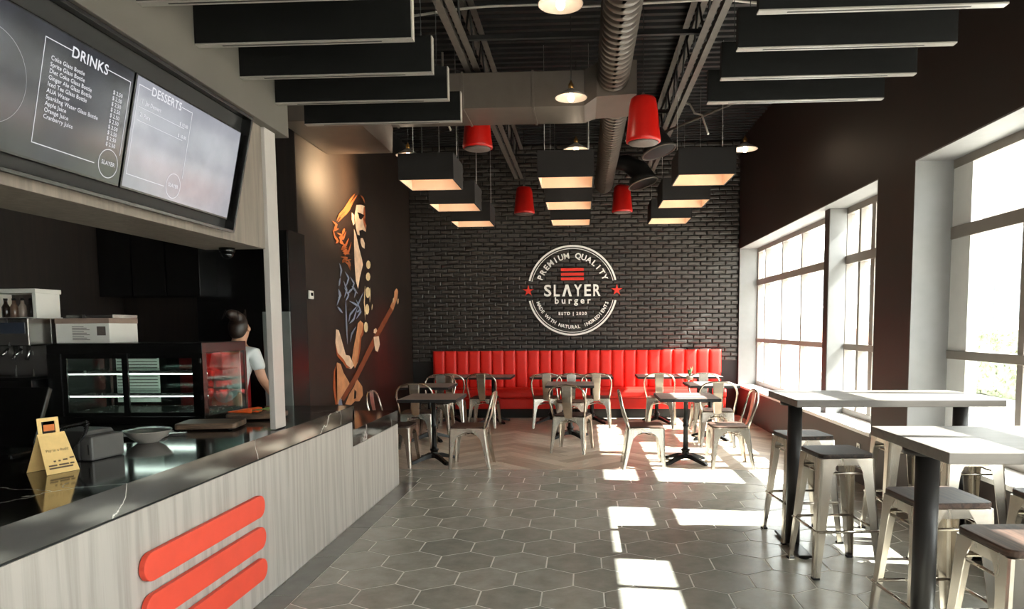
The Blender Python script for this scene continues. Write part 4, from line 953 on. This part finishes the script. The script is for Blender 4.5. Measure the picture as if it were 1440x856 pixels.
# refrigerated display case
def build_case():
    x0, x1, y0, y1, z0, z1 = -3.52, -2.47, 4.46, 5.06, ZT+.001, 1.468
    c = empty('display_case', ((x0+x1)/2, (y0+y1)/2, z0), 0, 'black countertop display fridge with sliding glass doors and lit shelves', 'display fridge')
    o = Vector(c.location)
    def bp(mb, name, mat, par=c, bev=0): mb.v = [tuple(Vector(p)-o) for p in mb.v]; return mb.build(name, mat, par, bev)
    k = M['satin']
    bp(MB().box(x0, x1, y0, y1, z0, z0+.05), 'base', k, bev=.004)
    bp(MB().box(x0, x1, y0, y1, z1-.07, z1), 'top', k, bev=.004)
    for a, b in ((x0, x0+.09), (x1-.05, x1)): bp(MB().box(a, b, y0, y0+.05, z0+.05, z1-.07), 'front_post', k)
    for a, b in ((x0, x0+.03), (x1-.03, x1)): bp(MB().box(a, b, y1-.03, y1, z0+.05, z1-.07), 'rear_post', k)
    m = MB(); n = 60; m.box(x0+.05, x1-.05, y0+.06, y1-.05, z0+.05, z0+.056)
    for i in range(n): xx = x0+.06+(x1-x0-.12)*i/n; m.box(xx, xx+.006, y0+.06, y1-.05, z0+.056, z0+.066)
    bp(m, 'ribbed_floor', M['steel'])
    for z in (1.12, 1.27):
        s = bp(MB().box(x0+.06, x1-.04, y0+.10, y1-.06, z, z+.008), 'shelf', M['caseglass'])
        bp(MB().box(x0+.06, x1-.04, y0+.09, y0+.10, z-.006, z+.014), 'shelf_edge', M['steel'])
        bp(MB().box(x0+.06, x1-.04, y0+.11, y0+.125, z-.014, z-.004), 'light_strip', emit('case_led', (236, 240, 232), 4))
    bp(MB().box(x0+.06, x1-.04, y0+.07, y0+.09, z1-.085, z1-.072), 'light_strip', emit('case_led', (236, 240, 232), 4))
    bp(MB().box(x0+.09, x1-.05, y1-.012, y1-.006, z0+.05, z1-.07), 'rear_glass', M['caseglass'])
    bp(MB().box(x1-.010, x1-.004, y0+.05, y1-.03, z0+.05, z1-.07), 'side_glass', M['caseglass'])
    bp(MB().box(x0+.004, x0+.010, y0+.05, y1-.03, z0+.05, z1-.07), 'side_panel', k)
    xm = -3.0
    for a, b, yy in ((x0+.09, xm+.02, y0+.012), (xm-.03, x1-.05, y0+.028)):
        d = bp(MB().box(a, b, yy, yy+.006, z0+.05, z1-.07), 'sliding_door', M['caseglass'])
        f = MB(); f.box(a, a+.035, yy-.004, yy+.010, z0+.05, z1-.07); f.box(b-.035, b, yy-.004, yy+.010, z0+.05, z1-.07); f.box(a+.035, b-.035, yy-.004, yy+.01, z1-.10, z1-.07); f.box(a+.035, b-.035, yy-.004, yy+.01, z0+.05, z0+.075)
        bp(f, 'door_frame', k, d) if False else bp(f, 'door_frame', k)
    for px in (x1-.025,):
        for z in (z0+.16, z0+.40): bp(MB().lathe([(.012, 0), (.012, .006), (.004, .009)], (0, 0, 0), 12, 'x').__class__().box(px, px+.012, y0-.004, y0, z, z+.03), 'screw_cap', M['steel'])
    # white louvred evaporator grille seen inside on the left
    bp(MB().box(x0+.10, x0+.42, y1-.06, y1-.05, z0+.09, z1-.10), 'louvre_panel', M['plastic'])
    for i in range(14): z = z0+.12+i*.022; bp(MB().box(x0+.11, x0+.41, y1-.068, y1-.06, z, z+.006), 'louvre', M['grille'])
build_case()
# white carton with printed sheets on the case
bx_ = empty('white_carton', (-3.33, 4.70, 1.469), 0, 'white printed carton on top of the display fridge', 'box')
MB().box(-.185, .185, -.15, .15, 0, .15).build('carton', M['plastic'], bx_, .003); MB().box(-.188, .188, -.153, .153, .13, .165).build('lid', plain('tan_lid', (150, 126, 112), .6), bx_, .003)
pr = MB()
for i in range(9): pr.box(-.07+.0, .05-(i % 3)*.02, -.1515, -.1505, .02+i*.011, .024+i*.011)
pr.box(.10, .16, -.1515, -.1505, .05, .11); tag(pr.build('print', M['grille'], bx_), kind='stuff')
tr = empty('baking_tray', (-3.30, 4.70, 1.6345), 0, 'flat steel tray lying on the white carton', 'tray')
MB().box(-.14, .16, -.12, .12, 0, .006).build('tray_base', M['steel'], tr); m = MB()
for b in ((-.15, .17, -.13, -.12), (-.15, .17, .12, .13), (-.15, -.14, -.12, .12), (.16, .17, -.12, .12)): m.box(b[0], b[1], b[2], b[3], 0, .022)
m.build('tray_rim', M['steel'], tr)
# drinks machine at the left edge
def build_machine():
    c = empty('drink_machine', (-3.78, 4.55, ZT+.001), 0, 'tall stainless drinks machine with taps left of the display fridge', 'machine'); zt = .70
    MB().box(-.42, .22, -.18, .45, 0, .30).build('lower_body', M['satin'], c, .006); MB().box(-.42, .22, .02, .45, .30, zt).build('rear_body', M['steel'], c, .006)
    MB().box(-.42, .22, -.18, .02, .52, zt).build('head', M['steel'], c, .006); MB().box(-.40, .20, -.184, -.18, .60, .67).build('display_strip', plain('blue_grey_display', (52, 58, 70), .3), c)
    MB().box(-.38, .18, -.17, .0, .301, .315).build('drip_tray', M['satin'], c)
    for x in (-.3, -.18, -.06, .06, .15):
        tap = MB().tube([(x, -.10, .52), (x, -.10, .47), (x, -.12, .43)], .012, 8).build('tap', M['steel'], c); MB().tube([(x, -.16, .50), (x, -.21, .46)], .009, 8).build('lever', M['steel'], tap)
build_machine()
rk = empty('shelf_rack', (-3.90, 4.72, ZT+.702), 0, 'white open rack holding bottles on top of the drinks machine', 'rack')
MB().box(-.16, .22, -.12, .12, .17, .20).build('shelf', M['plastic'], rk, .003); MB().box(-.16, .22, -.12, .12, 0, .008).build('base_shelf', M['plastic'], rk)
for x in (-.15, .20): MB().box(x-.012, x+.012, -.11, .11, .008, .17).build('upright', M['plastic'], rk)
for k, (dx, c) in enumerate(((-.06, (44, 34, 28)), (0, (120, 96, 80)), (.06, (168, 150, 136)), (.12, (60, 52, 48)))):
    b = empty('bottle', (-3.90+dx, 4.68, ZT+.711), 0, ['dark bottle in the white rack, leftmost', 'brown bottle in the white rack', 'pale bottle in the white rack', 'charcoal bottle in the white rack, rightmost'][k], 'bottle', 'bottles in the white rack')
    MB().lathe([(.022, 0), (.025, .006), (.025, .07), (.012, .095), (.011, .115)], n=14).build('glass_body', plain('bottle_%d' % k, c, .2), b); MB().lathe([(.013, .1155), (.013, .13)], n=12).build('cap', M['satin'], b)
# checkout terminal
ps = empty('checkout_terminal', (-2.88, 3.30, ZT+.001), 0, 'black checkout touchscreen leaning back at the left of the counter', 'terminal')
MB().box(-.16, .16, -.12, .14, 0, .03).build('stand_base', M['satin'], ps, .01); MB().tube([(0, .02, .03), (0, .05, .20)], .03, 10).build('stand_neck', M['satin'], ps)
m = MB(); a = Vector((0, .42, .9)).normalized(); nrm = Vector((0, -.9, .42)); q = []
for n_ in (0, .03):
    for x, v in ((-.28, 0), (.28, 0), (.28, .30), (-.28, .30)): q.append(tuple(Vector((x, -.10, .06))+a*v+nrm.normalized()*n_))
m.add(q, [(3, 2, 1, 0), (4, 5, 6, 7), (0, 1, 5, 4), (1, 2, 6, 5), (2, 3, 7, 6), (3, 0, 4, 7)]); m.build('monitor', M['satin'], ps, .008)
MB().tube([(.12, .12, .33), (.10, .09, .26), (.085, .05, .17)], .004, 6).build('white_cable', M['plastic'], ps)
# receipt printer with coiled cord
pt = empty('receipt_printer', (-2.47, 3.30, ZT+.001), -8, 'dark grey receipt printer with a coiled black cord', 'printer')
m = MB(); sec = [(-.10, .0), (-.10, .10), (-.06, .135), (.10, .135), (.12, .11), (.12, 0)]
m.loft([[(-.13, y, z) for y, z in sec], [(.10, y, z) for y, z in sec]], False); m.build('housing', plain('grey_plastic', (66, 64, 62), .5), pt, .006)
m = MB(); m.box(.101, .17, -.10, .10, 0, .115); m.build('card_slot_unit', plain('mid_grey_plastic', (84, 81, 78), .5), pt, .01); MB().box(.15, .156, -.103, -.10, .03, .08).build('slot', M['black'], pt)
cp = []
for i in range(150):
    u = i/149; a = u*math.pi*2*24; cxx = .02+.16*math.sin(u*math.pi*.92)-.03*u; czz = .155+.03*math.sin(u*3.1)-.15*max(0, u-.45)*1.6
    cp.append((cxx+.010*math.cos(a), -.115+.010*math.sin(a), max(.012, czz+.010*math.sin(a+1))))
MB().tube(cp, .003, 5).build('coiled_cord', M['satin'], pt)
# kraft tent card
tc = empty('tent_card', (-2.33, 2.95, ZT+.001), 70, 'yellow kraft paper tent card with a handle and printed words', 'card')
kr = plain('kraft_paper', (226, 188, 122), .7, var=.06, scale=30)
Ht = .17
def leaf(y_b, name):
    m = MB(); p0 = [(-.07, y_b, 0), (.07, y_b, 0), (.058, 0, Ht), (-.058, 0, Ht)]; d = .0018 if y_b < 0 else -.0018
    m.add(p0+[(x, y+d, z) for x, y, z in p0], [(0, 1, 2, 3), (7, 6, 5, 4), (0, 4, 5, 1), (1, 5, 6, 2), (2, 6, 7, 3), (3, 7, 4, 0)]); return m.build(name, kr, tc)
leaf(-.07, 'front_leaf'); leaf(.07, 'rear_leaf')
m = MB(); fl_ = lambda x, z: (x, .012+(z-Ht)*.1, z)
for x0, x1, z0, z1 in ((-.045, -.028, Ht-.02, Ht+.05), (.028, .045, Ht-.02, Ht+.05), (-.045, .045, Ht+.05, Ht+.066), (-.045, .045, Ht-.03, Ht-.012)):
    m.add([fl_(x0, z0), fl_(x1, z0), fl_(x1, z1), fl_(x0, z1)]+[(p[0], p[1]+.003, p[2]) for p in (fl_(x0, z0), fl_(x1, z0), fl_(x1, z1), fl_(x0, z1))], [(0, 1, 2, 3), (7, 6, 5, 4), (0, 4, 5, 1), (1, 5, 6, 2), (2, 6, 7, 3), (3, 7, 4, 0)])
m.build('handle', kr, tc)
inkm = plain('card_ink', (92, 72, 52), .7); V_ = Vector((0, .07, Ht)).normalized()
m = MB(); vs, fs = text_geo('Pay in a flash!', .017, 1.05, 0, 'CENTER'); flat(m, vs, fs, Vector((0, -.0735, .004))+V_*.095, (1, 0, 0), V_)
for i, (x0, x1, v) in enumerate(((-.055, -.02, .03), (-.012, .03, .03), (.036, .054, .03), (-.056, .045, .018), (-.03, -.02, .048), (-.01, .0, .048), (.01, .03, .05), (.04, .06, .055))): g = rect_geo(x0, x1, v, v+.007); flat(m, g[0], g[1], Vector((0, -.0735, .004)), (1, 0, 0), V_)
tag(m.build('print', inkm, tc), kind='stuff')
m = MB(); m.box(-.028, .014, .0095, .011, Ht-.012, Ht+.004); m.build('tag_mark', M['satin'], tc); MB().box(-.022, .024, .013, .0145, Ht+.008, Ht+.036).build('orange_mark', plain('orange_print', (206, 112, 40), .6), tc)
# bowl with a lid
bw_ = empty('serving_bowl', (-2.40, 3.74, ZT+.001), 0, 'off-white serving bowl with a clear rim beside the printer', 'bowl')
MB().lathe([(.05, 0), (.055, .004), (.09, .03), (.118, .062), (.122, .066), (.116, .066), (.088, .036), (.052, .010), (.002, .008)], n=32, caps=False).build('bowl_shell', M['enamel'], bw_)
MB().lathe([(.124, .067), (.118, .073), (.06, .082), (.002, .085)], n=32, caps=False).build('clear_lid', M['caseglass'], bw_)
bd = empty('serving_board', (-2.56, 3.93, ZT+.001), 14, 'dark flat board tucked behind the serving bowl', 'board')
MB().prism(rrect(.30, .22, .03, 4), 0, .018).build('board', wood('dark_board', (70, 54, 44), (34, 26, 22), 'x', .5), bd, .004); MB().prism([(.15, -.03), (.24, -.025), (.24, .025), (.15, .03)], .002, .016).build('grip', M['steel'], bd)
# wooden boards and carrots
M['boardwood'] = wood('rough_brown_board', (128, 100, 78), (62, 48, 38), 'x', .6, .7)
for loc, rz, lab, sz in (((-2.33, 4.28, ZT+.001), 10, 'thick brown wooden board on the counter before the display fridge', (.36, .24)), ((-2.25, 4.74, ZT+.001), 8, 'thick brown wooden board with carrots near the pale post', (.36, .22))):
    b = empty('wooden_board', loc, rz, lab, 'board', 'brown wooden boards on the counter')
    MB().prism(rrect(sz[0], sz[1], .02, 3), .008, .045).build('slab', M['boardwood'], b, .008)
    for x in (-1, 1):
        for y in (-1, 1): MB().lathe([(.014, 0), (.014, .008)], (x*sz[0]*.38, y*sz[1]*.36, 0), 10).build('foot', M['black'], b)
om = plain('carrot_orange', (232, 92, 30), .45, var=.12, scale=40); gm = plain('carrot_green', (110, 132, 74), .6)
for k, (dx, dy, rz) in enumerate(((-.05, -.055, 0), (-.02, .0, 0), (-.03, .055, 0))):
    c = empty('carrot', (-2.27+dx, 4.70+dy, ZT+.047), rz, ['front carrot on the wooden board', 'middle carrot on the wooden board', 'rear carrot on the wooden board'][k], 'carrot', 'carrots on the board')
    MB().tube([(-.09, 0, .012), (-.06, 0, .013), (0, 0, .016), (.05, 0, .018), (.07, 0, .016), (.076, 0, .016)], [.002, .007, .012, .017, .015, .006], 12).build('root', om, c)
    for q in (-1, 0, 1): MB().tube([(.074, 0, .016), (.11, q*.012, .028), (.15, q*.03, .022+.006*q)], [.004, .003, .0015], 5).build('stalk', gm, c)
# tall partition panel with a pale lower door, beyond the case
pn = empty('tall_cabinet', (-2.98, 6.62, 0), 0, 'tall dark cabinet with a pale grey lower door behind the post', 'cabinet')
MB().box(-.12, .16, .10, .50, .002, 2.5).build('body', M['satin'], pn); MB().box(-.115, .155, .08, .10, .05, 1.72).build('lower_door', plain('pale_grey_door', (112, 116, 112), .3), pn, .003); MB().box(-.115, .155, .085, .10, 1.73, 2.49).build('upper_door', M['satin'], pn, .003)
rc = empty('red_cooler', (-3.54, 6.62, 0), 0, 'red upright cooler seen through the display fridge glass', 'cooler')
MB().box(-.25, .25, -.2, .2, .03, 1.33).build('body', plain('red_cooler_paint', (176, 20, 26), .4), rc, .02)
MB().box(-.22, .10, -.206, -.2, .5, 1.28).build('door', plain('cooler_door_red', (196, 34, 36), .35), rc, .003); MB().tube([(.13, -.2, 1.16), (.17, -.235, 1.12), (.17, -.235, 1.0), (.13, -.2, .95)], .008, 7).build('handle', M['steel'], rc)
for x in (-.2, .2):
    for y in (-.15, .15): MB().lathe([(.02, 0), (.02, .03)], (x, y, 0), 8).build('foot', M['black'], rc)
cd = empty('dome_camera', (-2.09, 4.10, 2.029), 0, 'small black dome camera under the wood header', 'camera')
MB().lathe([(.045, 0), (.045, -.02), (.04, -.028)], n=18).build('base', M['satin'], cd); MB().lathe([(.036, -.028), (.034, -.045), (.02, -.06), (.002, -.065)], n=18).build('dome', M['satin'], cd)
# kitchen back counter so that the machine and case stand on something
kc = empty('back_counter', (-4.5, 3.0, 0), 0, 'dark kitchen back counter behind the service counter', 'counter')
MB().box(-.49, .45, -3.5, 1.4, 0.002, .86).build('cabinet_body', M['darkwood'], kc); MB().box(-.49, .47, -3.5, 1.42, .86, .90).build('worktop', M['satin'], kc)
lc = empty('case_cabinet', (-3.2, 4.75, 0), 0, 'black cabinet carrying the display fridge end of the counter', 'cabinet')
MB().box(-.72, .55, -.35, .35, .002, .90).build('body', M['black'], lc)
uc = empty('hanging_cabinet', (-4.3, 6.0, 0), 0, 'dark hanging cabinets at the back of the kitchen', 'cabinet')
for k in range(3): MB().box(-.69+k*.36, -.34+k*.36, 1.1, 1.49, 1.9, 2.9).build('door_unit', M['satin'], uc, .004)

# ------------------------------------------------------------------ person behind the display case
def skin_body(name, verts, edges, mat, parent, root=0, sub=2):
    me = bpy.data.meshes.new(name); me.from_pydata([v[:3] for v in verts], edges, []); o = put(name, me, parent)
    md = o.modifiers.new('skin', 'SKIN'); md.use_smooth_shade = True
    for i, v in enumerate(verts):
        sv = me.skin_vertices[0].data[i]; r = v[3]; sv.radius = r if isinstance(r, tuple) else (r, r); sv.use_root = (i == root)
    s = o.modifiers.new('sub', 'SUBSURF'); s.levels = sub; s.render_levels = sub
    me.materials.append(mat); return o
def build_person():
    p = empty('person', (-3.06, 6.0, 0), 172, 'person in a white shirt with dark hair standing turned away behind the display fridge', 'person')
    skin = plain('skin_tone', (196, 146, 118), .5, var=.05); shirt = plain('white_shirt', (214, 214, 212), .8, var=.04); trous = plain('dark_trousers', (26, 27, 32), .8); hair = plain('dark_brown_hair', (40, 27, 20), .45, var=.4, scale=30)
    # local: x right, facing -y (towards the case); leaning forward from the hips
    V = [(0, .06, .92, (.15, .11)), (0, .03, 1.08, (.14, .10)), (0, -.03, 1.24, (.16, .11)), (0, -.08, 1.36, (.12, .08)), (0, -.11, 1.44, .052), (0, -.135, 1.50, .075), (0, -.15, 1.57, .082), (0, -.145, 1.625, .06),
         (.17, -.07, 1.34, .055), (.235, -.08, 1.12, .042), (.22, -.25, .99, .032), (.20, -.30, .975, .026),
         (-.17, -.07, 1.34, .055), (-.235, -.08, 1.12, .042), (-.20, -.25, .99, .032), (-.17, -.30, .975, .026),
         (.095, .05, .80, .088), (.105, .03, .48, .060), (.11, .07, .10, .042), (.115, .01, .05, .042), (.12, -.12, .035, .032),
         (-.095, .05, .80, .088), (-.105, .03, .48, .060), (-.11, .07, .10, .042), (-.115, .01, .05, .042), (-.12, -.12, .035, .032)]
    E_ = [(0, 1), (1, 2), (2, 3), (3, 4), (4, 5), (5, 6), (6, 7), (3, 8), (8, 9), (9, 10), (10, 11), (3, 12), (12, 13), (13, 14), (14, 15), (0, 16), (16, 17), (17, 18), (18, 19), (19, 20), (0, 21), (21, 22), (22, 23), (23, 24), (24, 25)]
    body = skin_body('body', V, E_, skin, p)
    S = [(0, .06, .86, (.168, .128)), (0, .03, 1.08, (.155, .115)), (0, -.03, 1.24, (.175, .125)), (0, -.08, 1.355, (.13, .092)), (0, -.10, 1.41, .062), (.17, -.07, 1.34, .068), (.225, -.078, 1.18, .058), (-.17, -.07, 1.34, .068), (-.225, -.078, 1.18, .058)]
    skin_body('shirt', S, [(0, 1), (1, 2), (2, 3), (3, 4), (3, 5), (5, 6), (3, 7), (7, 8)], shirt, p)
    T = [(0, .06, .90, (.16, .122)), (.097, .05, .78, .10), (.107, .03, .48, .075), (.112, .07, .09, .058), (-.097, .05, .78, .10), (-.107, .03, .48, .075), (-.112, .07, .09, .058)]
    skin_body('trousers', T, [(0, 1), (1, 2), (2, 3), (0, 4), (4, 5), (5, 6)], trous, p)
    Hh = [(0, -.075, 1.46, .05), (0, -.095, 1.53, .082), (0, -.115, 1.60, .094), (0, -.115, 1.66, .07), (0, -.04, 1.68, .05), (0, .0, 1.69, .045), (0, .03, 1.66, .02)]
    ho = skin_body('hair', Hh, [(0, 1), (1, 2), (2, 3), (3, 4), (4, 5), (5, 6)], hair, p)
    rnd = random.Random(3)
    for k in range(9):
        a = rnd.uniform(0, 6.28); MB().tube([(.05*math.cos(a), -.10+.05*math.sin(a), 1.66), (.09*math.cos(a), -.08+.07*math.sin(a), 1.70+rnd.uniform(-.02, .03)), (.12*math.cos(a), -.06+.08*math.sin(a), 1.64)], [.007, .006, .001], 5).build('hair_strand', hair, ho)
    for sx in (-1, 1):
        for i in range(4): MB().tube([(sx*(.20 if sx > 0 else .17)+(i-1.5)*.016, -.31, .972), (sx*(.20 if sx > 0 else .17)+(i-1.5)*.018, -.345, .962), (sx*(.20 if sx > 0 else .17)+(i-1.5)*.018, -.37, .948)], [.009, .008, .006], 6).build('finger', skin, body)
        MB().tube([(sx*.185-.0, -.30, .975), (sx*.155, -.325, .965), (sx*.145, -.345, .952)], [.010, .009, .007], 6).build('thumb', skin, body)
        MB().lathe([(.012, 0), (.012, .004)], (sx*.03, -.228, 1.565), 10, 'y').build('eye', M['satin'], body)
        MB().lathe([(.02, -.006), (.022, .0), (.014, .006)], (sx*.083, -.14, 1.555), 10, 'x').build('ear', skin, body)
        sh = MB(); sh.prism([(sx*.118+a*.9, -.06+b) for a, b in rrect(.09, .25, .04, 4)], .002, .055); sh.build('shoe', M['satin'], p, .015)
    MB().tube([(0, -.222, 1.56), (0, -.245, 1.535), (0, -.226, 1.525)], [.008, .013, .008], 8).build('nose', skin, body); MB().tube([(-.022, -.215, 1.50), (0, -.221, 1.498), (.022, -.215, 1.50)], .005, 6).build('mouth', plain('lip_tone', (158, 92, 84), .5), body)
build_person()
